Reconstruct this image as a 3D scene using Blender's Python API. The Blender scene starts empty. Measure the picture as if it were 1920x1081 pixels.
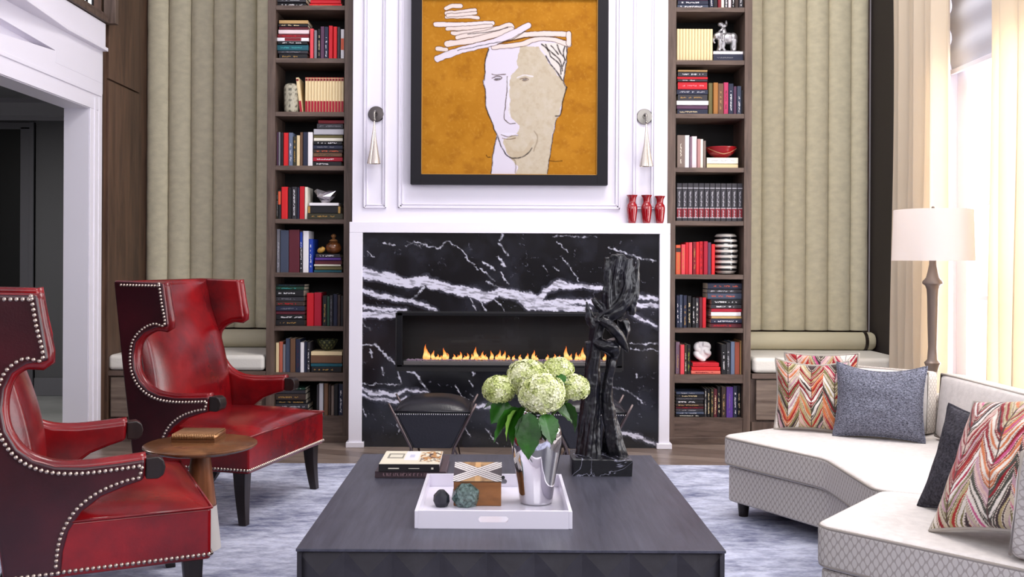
import bpy, bmesh, math, random
import numpy as np
from mathutils import Vector, Matrix, noise
PI = math.pi
random.seed(7)
C = bpy.context.scene.collection
SC = bpy.context.scene

# ------------------------------------------------------------------ camera
F, H, CX, CY, ROLL = 1800.0, 1.22, 935.0, 490.0, math.radians(0.28)
cam_data = bpy.data.cameras.new('camera')
cam = bpy.data.objects.new('camera', cam_data); C.objects.link(cam)
cam_data.sensor_width = 36.0
cam_data.lens = F / 1920 * 36
cam_data.shift_x = (960 - CX) / 1920
cam_data.shift_y = -(540.5 - CY) / 1920
cam_data.clip_start = 0.05
cam.matrix_world = Matrix.Translation((0, 0, H)) @ Matrix.Rotation(PI / 2, 4, 'X') @ Matrix.Rotation(ROLL, 4, 'Z')
SC.camera = cam

def unroll(px, py):
    x, y = px - CX, py - CY
    c, s = math.cos(ROLL), math.sin(ROLL)
    return x * c + y * s, -x * s + y * c
def at(px, py, Y):
    x, y = unroll(px, py)
    return Vector((x * Y / F, Y, H - y * Y / F))
def atz(px, py, z):
    x, y = unroll(px, py)
    Y = (H - z) * F / y
    return Vector((x * Y / F, Y, z))

# ------------------------------------------------------------------ world and light
SC.view_settings.view_transform = 'Standard'
SC.view_settings.look = 'None'
SC.view_settings.gamma = 1.0
SC.view_settings.use_curve_mapping = False
SC.view_settings.exposure = -0.22
world = bpy.data.worlds.new('daylight'); SC.world = world; world.use_nodes = True
_bg = world.node_tree.nodes['Background']
_bg.inputs[0].default_value = (0.93, 0.95, 1.0, 1); _bg.inputs[1].default_value = 2.0
SC.cycles.max_bounces = 8
SC.cycles.diffuse_bounces = 5
SC.cycles.sample_clamp_indirect = 6.0
SC.cycles.caustics_reflective = False

def area(name, loc, rot, sx, sy, power, col=(1, 1, 1)):
    d = bpy.data.lights.new(name, 'AREA'); d.shape = 'RECTANGLE'; d.size = sx; d.size_y = sy
    d.energy = power; d.color = col
    o = bpy.data.objects.new(name, d); C.objects.link(o); o.location = loc; o.rotation_euler = rot
    return o
# daylight panels: visible side window, added near window, unseen windows behind the camera
area('daylight_side_window', (3.3, 4.95, 2.35), (0, math.radians(90), 0), 4.4, 2.4, 380, (0.97, 0.97, 1.0))
area('added_near_window_light', (3.25, 1.8, 2.35), (0, math.radians(90), 0), 4.4, 2.6, 230, (0.97, 0.97, 1.0))  # belongs to the out-of-view near window, put in for its light
area('daylight_rear_windows', (0.5, -2.7, 3.75), (math.radians(78), 0, 0), 4.6, 2.2, 105, (1.0, 0.98, 1.0))
area('added_ceiling_fill', (1.2, 4.3, 5.1), (math.radians(10), 0, 0), 2.2, 1.8, 210, (1.0, 0.96, 0.92))  # unseen fill added to brighten the sofa and alcove from above

# ------------------------------------------------------------------ helpers
def s2l(c):
    c = np.asarray(c, dtype=float) / 255.0
    return np.where(c <= 0.04045, c / 12.92, ((c + 0.055) / 1.055) ** 2.4)
def lin(c):
    r = s2l(c); return (float(r[0]), float(r[1]), float(r[2]), 1.0)

_mats = {}
def mat(name, col=(200, 200, 200), rough=0.5, metal=0.0, spec=0.5, bump=None, vary=None, coat=0.0, sheen=0.0):
    """bump=(scale,strength), vary=(scale,amount,stretch xyz)"""
    if name in _mats: return _mats[name]
    m = bpy.data.materials.new(name); m.use_nodes = True; nt = m.node_tree
    p = nt.nodes['Principled BSDF']
    p.inputs['Base Color'].default_value = lin(col)
    p.inputs['Roughness'].default_value = rough
    p.inputs['Metallic'].default_value = metal
    p.inputs['Specular IOR Level'].default_value = spec
    p.inputs['Coat Weight'].default_value = coat
    p.inputs['Coat Roughness'].default_value = 0.15
    p.inputs['Sheen Weight'].default_value = sheen
    tc = None
    if bump or vary:
        tc = nt.nodes.new('ShaderNodeTexCoord')
    if vary:
        mp = nt.nodes.new('ShaderNodeMapping'); mp.inputs['Scale'].default_value = vary[2] if len(vary) > 2 else (1, 1, 1)
        nz = nt.nodes.new('ShaderNodeTexNoise'); nz.inputs['Scale'].default_value = vary[0]; nz.inputs['Detail'].default_value = 5
        nt.links.new(tc.outputs['Object'], mp.inputs[0]); nt.links.new(mp.outputs[0], nz.inputs['Vector'])
        rp = nt.nodes.new('ShaderNodeValToRGB')
        a = vary[1]
        c2 = vary[3] if len(vary) > 3 else None
        lo = lin([max(0, v * (1 - a)) for v in col]); hi = lin(c2) if c2 else lin([min(255, v * (1 + a)) for v in col])
        rp.color_ramp.elements[0].position = 0.32; rp.color_ramp.elements[0].color = lo
        rp.color_ramp.elements[1].position = 0.68; rp.color_ramp.elements[1].color = hi
        nt.links.new(nz.outputs[0], rp.inputs[0]); nt.links.new(rp.outputs[0], p.inputs['Base Color'])
    if bump:
        nb = nt.nodes.new('ShaderNodeTexNoise'); nb.inputs['Scale'].default_value = bump[0]; nb.inputs['Detail'].default_value = 3
        mb = nt.nodes.new('ShaderNodeMapping'); mb.inputs['Scale'].default_value = bump[2] if len(bump) > 2 else (1, 1, 1)
        nt.links.new(tc.outputs['Object'], mb.inputs[0]); nt.links.new(mb.outputs[0], nb.inputs['Vector'])
        bp = nt.nodes.new('ShaderNodeBump'); bp.inputs['Strength'].default_value = bump[1]; bp.inputs['Distance'].default_value = 0.01
        nt.links.new(nb.outputs[0], bp.inputs['Height']); nt.links.new(bp.outputs[0], p.inputs['Normal'])
    _mats[name] = m
    return m
def attr_mat(name, rough=0.6, spec=0.3, bump=None, sheen=0.0):
    if name in _mats: return _mats[name]
    m = mat(name, rough=rough, spec=spec, bump=bump, sheen=sheen)
    nt = m.node_tree
    a = nt.nodes.new('ShaderNodeAttribute'); a.attribute_name = 'Col'
    nt.links.new(a.outputs['Color'], nt.nodes['Principled BSDF'].inputs['Base Color'])
    return m
def emis(name, col, strength):
    m = bpy.data.materials.new(name); m.use_nodes = True; nt = m.node_tree
    p = nt.nodes['Principled BSDF']; p.inputs['Base Color'].default_value = (0, 0, 0, 1)
    p.inputs['Emission Color'].default_value = lin(col); p.inputs['Emission Strength'].default_value = strength
    return m

class MB:
    """collects shapes and links them as one mesh object"""
    def __init__(s): s.v = []; s.f = []; s.mi = []; s.uv = {}; s.M = None; s.cur = 0
    def add(s, vs, fs, mi=None, uvs=None):
        b = len(s.v)
        s.v += [tuple(s.M @ Vector(v)) if s.M else tuple(v) for v in vs]
        for k, f in enumerate(fs):
            if uvs: s.uv[len(s.f)] = uvs[k]
            s.f.append(tuple(i + b for i in f)); s.mi.append(s.cur if mi is None else mi)
        return s
    def box(s, x0, x1, y0, y1, z0, z1, mi=None):
        vs = [(x, y, z) for x in (x0, x1) for y in (y0, y1) for z in (z0, z1)]
        return s.add(vs, [(0, 1, 3, 2), (4, 6, 7, 5), (0, 4, 5, 1), (2, 3, 7, 6), (0, 2, 6, 4), (1, 5, 7, 3)], mi)
    def prism(s, pts, ax, a0, a1, mi=None, warp=None):
        """pts: 2-D polygon; ax: extrusion axis; a0,a1 range"""
        n = len(pts)
        def mk(p, a):
            q = {'x': (a, p[0], p[1]), 'y': (p[0], a, p[1]), 'z': (p[0], p[1], a)}[ax]
            return warp(q) if warp else q
        vs = [mk(p, a0) for p in pts] + [mk(p, a1) for p in pts]
        fs = [tuple(range(n))[::-1], tuple(range(n, 2 * n))]
        L = [0]
        for i in range(n):
            a, b = pts[i], pts[(i + 1) % n]; L.append(L[-1] + math.hypot(a[0] - b[0], a[1] - b[1]))
        uvs = [[(p[0], p[1]) for p in pts][::-1], [(p[0], p[1]) for p in pts]]
        for i in range(n):
            j = (i + 1) % n; fs.append((i, j, n + j, n + i))
            uvs.append([(L[i], a0), (L[i + 1], a0), (L[i + 1], a1), (L[i], a1)])
        return s.add(vs, fs, mi, uvs)
    def lathe(s, prof, cx=0, cy=0, n=32, mi=None, cap=True, sq=None):
        """prof: [(r,z)]"""
        vs = []; fs = []
        for r, z in prof:
            for k in range(n):
                a = 2 * PI * k / n; rr = r * (sq(a, z) if sq else 1)
                vs.append((cx + rr * math.cos(a), cy + rr * math.sin(a), z))
        for i in range(len(prof) - 1):
            for k in range(n):
                j = (k + 1) % n; fs.append((i * n + k, i * n + j, (i + 1) * n + j, (i + 1) * n + k))
        if cap:
            fs.append(tuple(range(n))[::-1]); m = (len(prof) - 1) * n; fs.append(tuple(range(m, m + n)))
        return s.add(vs, fs, mi)
    def tube(s, pts, rad, n=8, mi=None, closed=False, flat=1.0, up=None, cap=True):
        pts = [Vector(p) for p in pts]; m = len(pts)
        if not hasattr(rad, '__len__'): rad = [rad] * m
        vs = []; fs = []; prev = None
        for i, p in enumerate(pts):
            if closed: t = pts[(i + 1) % m] - pts[i - 1]
            else: t = pts[min(i + 1, m - 1)] - pts[max(i - 1, 0)]
            t.normalize()
            if prev is None:
                u = Vector(up) if up else (Vector((0, 0, 1)) if abs(t.z) < 0.9 else Vector((1, 0, 0)))
            else: u = prev
            u = (u - t * u.dot(t)); u.normalize(); prev = u; w = t.cross(u)
            for k in range(n):
                a = 2 * PI * k / n
                vs.append(tuple(p + (u * math.cos(a) + w * math.sin(a) * flat) * rad[i]))
        for i in range(m if closed else m - 1):
            i2 = (i + 1) % m
            for k in range(n):
                j = (k + 1) % n; fs.append((i * n + k, i * n + j, i2 * n + j, i2 * n + k))
        if cap and not closed:
            fs.append(tuple(range(n))[::-1]); b = (m - 1) * n; fs.append(tuple(range(b, b + n)))
        return s.add(vs, fs, mi)
    def ball(s, c, r, n=12, m=8, mi=None, half=False):
        if not hasattr(r, '__len__'): r = (r, r, r)
        vs = []; fs = []
        for i in range(m + 1):
            th = PI * i / m * (0.5 if half else 1)
            for k in range(n):
                a = 2 * PI * k / n
                vs.append((c[0] + r[0] * math.sin(th) * math.cos(a), c[1] + r[1] * math.sin(th) * math.sin(a), c[2] + r[2] * math.cos(th)))
        for i in range(m):
            for k in range(n):
                j = (k + 1) % n; fs.append((i * n + k, (i + 1) * n + k, (i + 1) * n + j, i * n + j))
        return s.add(vs, fs, mi)
    def build(s, name, m, parent=None, smooth=False, bevel=0, segs=2, sub=0, weld=False, loc=None, rotz=0, auto=None):
        me = bpy.data.meshes.new(name); me.from_pydata(s.v, [], s.f)
        for mm in (m if isinstance(m, (list, tuple)) else [m]): me.materials.append(mm)
        me.polygons.foreach_set('material_index', s.mi)
        if s.uv:
            l = me.uv_layers.new(name='UVMap')
            for fi, uvs in s.uv.items():
                for li, uv in zip(me.polygons[fi].loop_indices, uvs): l.data[li].uv = uv
        bm = bmesh.new(); bm.from_mesh(me)
        if weld: bmesh.ops.remove_doubles(bm, verts=bm.verts, dist=1e-5)
        bmesh.ops.recalc_face_normals(bm, faces=bm.faces)
        if auto is not None:
            for e in bm.edges: e.smooth = not (len(e.link_faces) == 2 and e.calc_face_angle(0) > math.radians(auto))
            smooth = True
        bm.to_mesh(me); bm.free()
        if smooth: me.polygons.foreach_set('use_smooth', [True] * len(me.polygons))
        me.update()
        o = bpy.data.objects.new(name, me); C.objects.link(o)
        if parent: o.parent = parent
        if loc: o.location = loc
        if rotz: o.rotation_euler.z = rotz
        if bevel:
            b = o.modifiers.new('bevel', 'BEVEL'); b.width = bevel; b.segments = segs; b.limit_method = 'ANGLE'; b.angle_limit = math.radians(35)
            me.polygons.foreach_set('use_smooth', [True] * len(me.polygons))
            b.harden_normals = True
        if sub:
            b = o.modifiers.new('sub', 'SUBSURF'); b.levels = sub; b.render_levels = sub
        return o

def grid_obj(name, m, P, cols=None, parent=None, hole=None, smooth=True, closed=False):
    """P: (nz,nx,3) array of points -> one mesh; cols (nz,nx,3) linear colours"""
    nz, nx = P.shape[:2]
    idx = np.arange(nz * nx).reshape(nz, nx)
    q = np.stack([idx[:-1, :-1], idx[:-1, 1:], idx[1:, 1:], idx[1:, :-1]], -1).reshape(-1, 4)
    if hole is not None: q = q[~hole[:-1, :-1].reshape(-1)]
    me = bpy.data.meshes.new(name)
    me.vertices.add(nz * nx); me.vertices.foreach_set('co', P.reshape(-1).astype(np.float32))
    me.loops.add(len(q) * 4); me.loops.foreach_set('vertex_index', q.reshape(-1).astype(np.int32))
    me.polygons.add(len(q)); me.polygons.foreach_set('loop_start', (np.arange(len(q)) * 4).astype(np.int32))
    me.update(calc_edges=True); me.validate()
    if cols is not None:
        a = me.color_attributes.new('Col', 'FLOAT_COLOR', 'POINT')
        cc = np.concatenate([cols.reshape(-1, 3), np.ones((nz * nx, 1))], 1).astype(np.float32)
        a.data.foreach_set('color', cc.reshape(-1))
    me.materials.append(m)
    if smooth: me.polygons.foreach_set('use_smooth', [True] * len(me.polygons))
    o = bpy.data.objects.new(name, me); C.objects.link(o)
    if parent: o.parent = parent
    return o

def thing(name, label, cat, loc=(0, 0, 0), rotz=0, group=None):
    o = bpy.data.objects.new(name, None); C.objects.link(o); o.empty_display_size = 0.1
    o.location = loc; o.rotation_euler = (0, 0, rotz); o['label'] = label; o['category'] = cat
    if group: o['group'] = group
    return o
def tag(o, label, cat, group=None):
    o['label'] = label; o['category'] = cat
    if group: o['group'] = group
    return o
def struct(o):
    o['kind'] = 'structure'; return o

# small numpy raster helpers: patterns that belong to the surface (marble veins, a painting, woven cloth)
def fbm(X, Y, sc, seed=0, oct=4):
    rng = np.random.RandomState(seed); out = np.zeros_like(X, dtype=float); amp = 1; tot = 0
    for o in range(oct):
        g = rng.rand(67, 67); x = X * sc + 13.7 * o; y = Y * sc + 7.1 * o
        xi = np.floor(x).astype(int); yi = np.floor(y).astype(int); fx = x - xi; fy = y - yi
        fx = fx * fx * (3 - 2 * fx); fy = fy * fy * (3 - 2 * fy)
        a = g[yi % 67, xi % 67]; b = g[yi % 67, (xi + 1) % 67]; c = g[(yi + 1) % 67, xi % 67]; d = g[(yi + 1) % 67, (xi + 1) % 67]
        out += amp * ((a * (1 - fx) + b * fx) * (1 - fy) + (c * (1 - fx) + d * fx) * fy)
        tot += amp; amp *= 0.5; sc *= 2
    return out / tot
def stroke(X, Y, pts):
    """signed distance to polyline minus its local half-width; pts (x,y,w)"""
    D = np.full(X.shape, 1e9)
    for (x0, y0, w0), (x1, y1, w1) in zip(pts[:-1], pts[1:]):
        dx, dy = x1 - x0, y1 - y0; L = dx * dx + dy * dy + 1e-9
        t = np.clip(((X - x0) * dx + (Y - y0) * dy) / L, 0, 1)
        D = np.minimum(D, np.hypot(X - x0 - t * dx, Y - y0 - t * dy) - (w0 + t * (w1 - w0)))
    return D
def inpoly(X, Y, P):
    r = np.zeros(X.shape, bool)
    for (x0, y0), (x1, y1) in zip(P, P[1:] + P[:1]):
        if y0 == y1: continue
        c = ((y0 > Y) != (y1 > Y)) & (X < (x1 - x0) * (Y - y0) / (y1 - y0) + x0)
        r ^= c
    return r
def mixc(A, col, a):
    return A * (1 - a[..., None]) + s2l(col) * a[..., None]
def smooth_path(pts, k=4):
    """Catmull-Rom through points of any dimension"""
    P = [np.array(p, float) for p in pts]; out = []
    for i in range(len(P) - 1):
        p0 = P[max(i - 1, 0)]; p1 = P[i]; p2 = P[i + 1]; p3 = P[min(i + 2, len(P) - 1)]
        for j in range(k):
            t = j / k
            out.append(0.5 * ((2 * p1) + (-p0 + p2) * t + (2 * p0 - 5 * p1 + 4 * p2 - p3) * t * t + (-p0 + 3 * p1 - 3 * p2 + p3) * t ** 3))
    out.append(P[-1]); return [tuple(q) for q in out]
def resample(pts, step):
    P = [np.array(p, float) for p in pts]; out = [P[0]]; acc = 0
    for a, b in zip(P[:-1], P[1:]):
        L = np.linalg.norm(b - a); 
        if L < 1e-9: continue
        d = step - acc
        while d <= L:
            out.append(a + (b - a) * d / L); d += step
        acc = (acc + L) % step
    return [tuple(q) for q in out]

# ------------------------------------------------------------------ materials
M_white = mat('white_paint', (230, 226, 236), 0.45)
M_wallw = mat('white_panel_paint', (224, 220, 232), 0.5)
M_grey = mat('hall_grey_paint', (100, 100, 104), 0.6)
M_dark = mat('near_black', (18, 18, 20), 0.5)
def wood(name, a, b, rough=0.5, stretch=(6, 6, 0.5), scale=5, bump=0.15, spec=0.4):
    if name in _mats: return _mats[name]
    m = mat(name, a, rough, spec=spec); nt = m.node_tree; p = nt.nodes['Principled BSDF']
    tc = nt.nodes.new('ShaderNodeTexCoord'); mp = nt.nodes.new('ShaderNodeMapping'); mp.inputs['Scale'].default_value = stretch
    nz = nt.nodes.new('ShaderNodeTexNoise'); nz.inputs['Scale'].default_value = scale; nz.inputs['Detail'].default_value = 8; nz.inputs['Roughness'].default_value = 0.65
    nz.inputs['Distortion'].default_value = 0.6
    rp = nt.nodes.new('ShaderNodeValToRGB'); rp.color_ramp.elements[0].position = 0.3; rp.color_ramp.elements[1].position = 0.7
    rp.color_ramp.elements[0].color = lin(a); rp.color_ramp.elements[1].color = lin(b)
    nt.links.new(tc.outputs['Object'], mp.inputs[0]); nt.links.new(mp.outputs[0], nz.inputs['Vector'])
    nt.links.new(nz.outputs[0], rp.inputs[0]); nt.links.new(rp.outputs[0], p.inputs['Base Color'])
    bp = nt.nodes.new('ShaderNodeBump'); bp.inputs['Strength'].default_value = bump; bp.inputs['Distance'].default_value = 0.004
    nt.links.new(nz.outputs[0], bp.inputs['Height']); nt.links.new(bp.outputs[0], p.inputs['Normal'])
    return m
M_case = wood('bookcase_wood', (62, 48, 42), (108, 90, 80))
M_panelwood = wood('wall_panel_wood', (52, 36, 30), (102, 76, 60), stretch=(3, 3, 0.35), scale=4)
M_caseh = wood('bookcase_wood_boards', (62, 48, 42), (108, 90, 80), stretch=(0.6, 6, 6))
M_drawer = wood('bench_drawer_wood', (84, 70, 62), (132, 116, 104), stretch=(0.5, 8, 8))
M_channel = mat('channel_suede', (204, 196, 170), 0.85, spec=0.15, vary=(16, 0.035, (1, 1, 1.6)), bump=(80, 0.2, (1, 1, 3)), sheen=0.2)
M_cush = mat('bench_cushion_fabric', (216, 212, 204), 0.85, spec=0.15, bump=(120, 0.1))
M_leather = None
M_iron = mat('black_iron', (24, 22, 24), 0.4, 0.6)
M_gold = mat('gilt', (190, 140, 60), 0.35, 0.8)
M_silver = mat('silvered_metal', (200, 198, 200), 0.18, 1.0)
M_nickel = mat('brushed_nickel', (150, 146, 140), 0.35, 1.0)
M_darkwood = wood('espresso_wood', (28, 20, 18), (44, 34, 30), rough=0.35)
# ------------------------------------------------------------------ the room
XL, XR = -2.634, 2.777
ZC = 5.2
YB, YCH, YF = -2.9, 7.15, 6.45     # rear of the room, channel panels, bookcase fronts

# wide plank floor
mf = bpy.data.materials.new('oak_floor'); mf.use_nodes = True
nt = mf.node_tree; p = nt.nodes['Principled BSDF']; p.inputs['Roughness'].default_value = 0.35
tc = nt.nodes.new('ShaderNodeTexCoord'); mp = nt.nodes.new('ShaderNodeMapping'); mp.inputs['Rotation'].default_value = (0, 0, math.radians(20))
br = nt.nodes.new('ShaderNodeTexBrick'); br.inputs['Scale'].default_value = 1.0; br.inputs['Brick Width'].default_value = 1.4; br.inputs['Row Height'].default_value = 0.13
br.inputs['Mortar Size'].default_value = 0.002; br.inputs['Color1'].default_value = lin((104, 88, 80)); br.inputs['Color2'].default_value = lin((134, 118, 108)); br.inputs['Mortar'].default_value = lin((46, 38, 34))
nz = nt.nodes.new('ShaderNodeTexNoise'); nz.inputs['Scale'].default_value = 5; nz.inputs['Detail'].default_value = 8
mp2 = nt.nodes.new('ShaderNodeMapping'); mp2.inputs['Scale'].default_value = (0.6, 9, 1); mp2.inputs['Rotation'].default_value = (0, 0, math.radians(20))
mx = nt.nodes.new('ShaderNodeMixRGB'); mx.blend_type = 'OVERLAY'; mx.inputs[0].default_value = 0.7
nt.links.new(tc.outputs['Object'], mp.inputs[0]); nt.links.new(mp.outputs[0], br.inputs['Vector'])
nt.links.new(tc.outputs['Object'], mp2.inputs[0]); nt.links.new(mp2.outputs[0], nz.inputs['Vector'])
nt.links.new(br.outputs['Color'], mx.inputs[1]); nt.links.new(nz.outputs[0], mx.inputs[2]); nt.links.new(mx.outputs[0], p.inputs['Base Color'])
struct(MB().box(XL - 0.15, XR + 0.15, YB - 0.1, 7.4, -0.1, 0).build('floor', mf))
struct(MB().box(XL - 2.6, XR + 0.3, YB - 0.3, 9, ZC, ZC + 0.1).build('ceiling', mat('ceiling_paint', (235, 235, 238), 0.7)))
# rear wall behind the camera; two window openings set high to keep marble reflections dark
b = MB(); b.box(XL - 0.15, XR + 0.15, YB - 0.1, YB, 0, 2.5); b.box(XL - 0.15, XR + 0.15, YB - 0.1, YB, 4.9, ZC)
for x0, x1 in ((XL - 0.15, XL + 0.2), (-0.05, 0.2), (XR - 0.2, XR + 0.15)): b.box(x0, x1, YB - 0.1, YB, 2.5, 4.9)
struct(b.build('wall_rear', M_panelwood))
struct(MB().box(XL - 0.15, XR + 0.15, YCH + 0.06, YCH + 0.2, 0, ZC).build('wall_alcove', M_panelwood))

# chimney breast
XCL, XCR = at(661, 300, 6.36).x, at(1251.5, 300, 6.36).x
YW = 6.36
struct(MB().box(XCL, XCR, YW, YCH + 0.06, 0.95, ZC).build('wall_fireplace', M_wallw))
def picture_mould(name, x0, x1, z0, z1, y, w=0.03, d=0.016):
    """profiled rectangular panel moulding"""
    b = MB()
    for k, (o, dd, ww) in enumerate(((0, d, w * 0.35), (w * 0.35, d * 0.45, w * 0.4), (w * 0.75, d * 0.8, w * 0.25))):
        b.box(x0 + o, x0 + o + ww, y - dd, y + 0.002, z0 + o, z1 - o); b.box(x1 - o - ww, x1 - o, y - dd, y + 0.002, z0 + o, z1 - o)
        b.box(x0 + o, x1 - o, y - dd, y + 0.002, z0 + o, z0 + o + ww); b.box(x0 + o, x1 - o, y - dd, y + 0.002, z1 - o - ww, z1 - o)
    return struct(b.build(name, M_wallw, bevel=0.002))
zb = at(955, 391, YW).z
picture_mould('trim_1', at(748, 200, YW).x, at(1163, 200, YW).x, zb, 4.8, YW)
picture_mould('trim_2', at(683, 200, YW).x, at(725, 200, YW).x, zb, 4.8, YW, 0.024)
picture_mould('trim_3', at(1187, 200, YW).x, at(1228, 200, YW).x, zb, 4.8, YW, 0.024)

# right wall: the visible window opening and an unseen nearer one added for light
W1 = (3.9, 5.98, 0.35, 3.9); W2 = (0.6, 3.0, 0.35, 3.9)
b = MB(); X0, X1 = XR, XR + 0.16
b.box(X0, X1, W1[1], YCH + 0.06, 0, ZC); b.box(X0, X1, W2[1], W1[0], 0, ZC); b.box(X0, X1, YB, W2[0], 0, ZC)
for w in (W1, W2): b.box(X0, X1, w[0], w[1], 0, w[2]); b.box(X0, X1, w[0], w[1], w[3], ZC)
struct(b.build('wall_right', M_white))
struct(MB().box(XR - 0.012, XR, YF - 0.12, YCH, 0, ZC).build('trim_4', mat('shadowed_wood_panel', (40, 32, 34), 0.6)))  # alcove side wall; its shade is put into the darker wood colour
glassm = bpy.data.materials.new('window_glass'); glassm.use_nodes = True
nt = glassm.node_tree; nt.nodes.remove(nt.nodes['Principled BSDF'])
tr = nt.nodes.new('ShaderNodeBsdfTransparent'); gl = nt.nodes.new('ShaderNodeBsdfGlossy'); gl.inputs['Roughness'].default_value = 0.02
ge = nt.nodes.new('ShaderNodeNewGeometry'); fs_ = nt.nodes.new('ShaderNodeMath'); fs_.operation = 'SUBTRACT'; fs_.inputs[0].default_value = 1; nt.links.new(ge.outputs['Backfacing'], fs_.inputs[1])
fr0 = nt.nodes.new('ShaderNodeFresnel'); fr0.inputs[0].default_value = 1.35; fr = nt.nodes.new('ShaderNodeMath'); fr.operation = 'MULTIPLY'; nt.links.new(fr0.outputs[0], fr.inputs[0]); nt.links.new(fs_.outputs[0], fr.inputs[1]); mxs = nt.nodes.new('ShaderNodeMixShader')
nt.links.new(fr.outputs[0], mxs.inputs[0]); nt.links.new(tr.outputs[0], mxs.inputs[1]); nt.links.new(gl.outputs[0], mxs.inputs[2]); nt.links.new(mxs.outputs[0], nt.nodes['Material Output'].inputs[0])
for i, w in enumerate((W1, W2)):  # second window is out of view, added to bring in light
    y0, y1, z0, z1 = w; xx = XR + 0.075
    b = MB()
    b.box(xx, xx + 0.06, y0, y0 + 0.07, z0, z1); b.box(xx, xx + 0.06, y1 - 0.13, y1, z0, z1)
    b.box(xx, xx + 0.06, y0, y1, z0, z0 + 0.08); b.box(xx, xx + 0.06, y0, y1, 2.4, 2.48); b.box(xx, xx + 0.06, y0, y1, z1 - 0.08, z1)
    ym = (y0 + y1) / 2 - 0.1; b.box(xx, xx + 0.05, ym - 0.04, ym + 0.04, z0, z1)
    for z in (1.02, 1.58, 3.0): b.box(xx + 0.015, xx + 0.045, y0, y1, z - 0.014, z + 0.014)
    fr_ = struct(b.build('window_%d' % (i + 1), M_white, bevel=0.004))
    MB().box(xx + 0.028, xx + 0.032, y0 + 0.05, y1 - 0.05, z0 + 0.05, z1 - 0.05).build('pane', glassm, fr_)
    struct(MB().box(XR - 0.03, XR + 0.08, y0 - 0.02, y1 + 0.02, z0 - 0.03, z0 + 0.005).build('trim_%d' % (5 + i), M_white, bevel=0.004))
# roman shade at the head of the visible window
t = thing('roman_shade', 'grey white roman shade folded at the head of the tall window', 'blind', (XR + 0.03, 4.94, 2.42))
b = MB()
prof = []
for k in range(60):
    z = 0.0 + 1.4 * k / 59; prof.append((-0.012 + 0.012 * math.cos(z * 2 * PI / 0.2), z))
P = np.array([[(x, y, z) for y in np.linspace(-1.02, 1.02, 6)] for x, z in prof])
grid_obj('shade_fabric', mat('shade_linen', (205, 205, 214), 0.8), P, parent=t)
MB().box(-0.012, 0.012, -1.02, 1.02, -0.03, 0.0).build('bottom_bar', M_white, t, bevel=0.003)

# left wall: cased opening to the hall with the balcony above
YE, YJ, YO = 6.34, 6.16, 2.9          # wall end, far jamb, near jamb of the opening
ZO = 2.19
b = MB(); WT = 0.16
b.box(XL - WT, XL, YJ, YE, 0, 2.78); b.box(XL - WT, XL, YO, YJ, ZO, 2.31); b.box(XL - WT, XL - 0.05, YO, YJ, 2.31, 2.6); b.box(XL - WT, XL, YO, YJ, 2.6, 2.78); b.box(XL - WT, XL, YB, YO, 0, 2.78)
struct(b.build('wall_left', M_white))
b = MB()   # casing: stepped boards round the opening on the room side
b.box(XL, XL + 0.008, YJ + 0.004, YE - 0.04, 0, ZO + 0.004); b.box(XL, XL + 0.012, YE - 0.05, YE, 0, 2.6); b.box(XL, XL + 0.014, YJ + 0.06, YJ + 0.085, 0, ZO + 0.08)
b.box(XL, XL + 0.010, YO - 0.14, YJ + 0.16, ZO + 0.004, ZO + 0.12); b.box(XL, XL + 0.019, YO - 0.14, YJ + 0.16, ZO + 0.1, ZO + 0.125)
struct(b.build('trim_7', M_white, bevel=0.003))
# fascia of the balcony, bowed into the room
pl = [(-2.602, 6.34), (-2.60, 5.75), (-2.52, 5.0), (-2.40, 4.2), (-2.25, 3.2), (-2.1, 2.0)]
b = MB(); b.prism([(XL - 0.1, 6.34)] + pl + [(XL - 0.1, 2.0)], 'z', 2.60, 2.775)
b.prism([(XL - 0.1, 6.34)] + [(x + 0.018, y) for x, y in pl] + [(XL - 0.1, 2.0)], 'z', 2.592, 2.615)
struct(b.build('trim_8', M_white, bevel=0.003))
b = MB()   # header facing boards with the long pointed reveal between them
x = XL
b.prism([(6.34, 2.38), (6.34, 2.60), (2.9, 2.60), (2.9, 2.58), (4.0, 2.535), (5.66, 2.452), (5.66, 2.38)], 'x', x - 0.05, x + 0.0135)
b.prism([(6.34, ZO + 0.12), (6.34, 2.38), (5.66, 2.38), (5.66, 2.450), (4.0, 2.33), (YO, 2.322), (YO, ZO + 0.12)], 'x', x - 0.05, x + 0.0135)
struct(b.build('trim_9', M_white, bevel=0.002))
# balcony ledge and railing
t = thing('balcony_railing', 'dark wood and black iron balcony railing above the white opening', 'railing', (0, 0, 2.78))
b = MB(); b.prism([(x + 0.02, y) for x, y in pl] + [(x - 0.12, y) for x, y in pl[::-1]], 'z', 0.0, 0.03)
b.prism([(x + 0.0, y) for x, y in pl] + [(x - 0.10, y) for x, y in pl[::-1]], 'z', 0.03, 0.065)
b.build('base_rail', M_case, t, bevel=0.004)
b = MB(); b.prism([(x - 0.01, y) for x, y in pl] + [(x - 0.08, y) for x, y in pl[::-1]], 'z', 0.95, 1.0)
b.build('hand_rail', M_case, t, bevel=0.006)
for q in resample([(x - 0.05, y) for x, y in pl[:4]], 0.09)[1:]:
    b = MB(); b.tube([(q[0], q[1], 0.065), (q[0], q[1], 0.95)], 0.008, 6)
    b.lathe([(0.002, 0.16), (0.016, 0.175), (0.016, 0.2), (0.002, 0.215)], q[0], q[1], 8, cap=False)
    b.build('baluster', M_iron, t)
MB().box(-2.62, -2.54, 6.345, 6.40, 0.0, 1.1).build('newel_post', M_case, t, bevel=0.004)
struct(MB().box(-4.3, XL - WT, 2.0, 7.3, 2.6, 2.78).build('floor_balcony', M_white))
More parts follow.
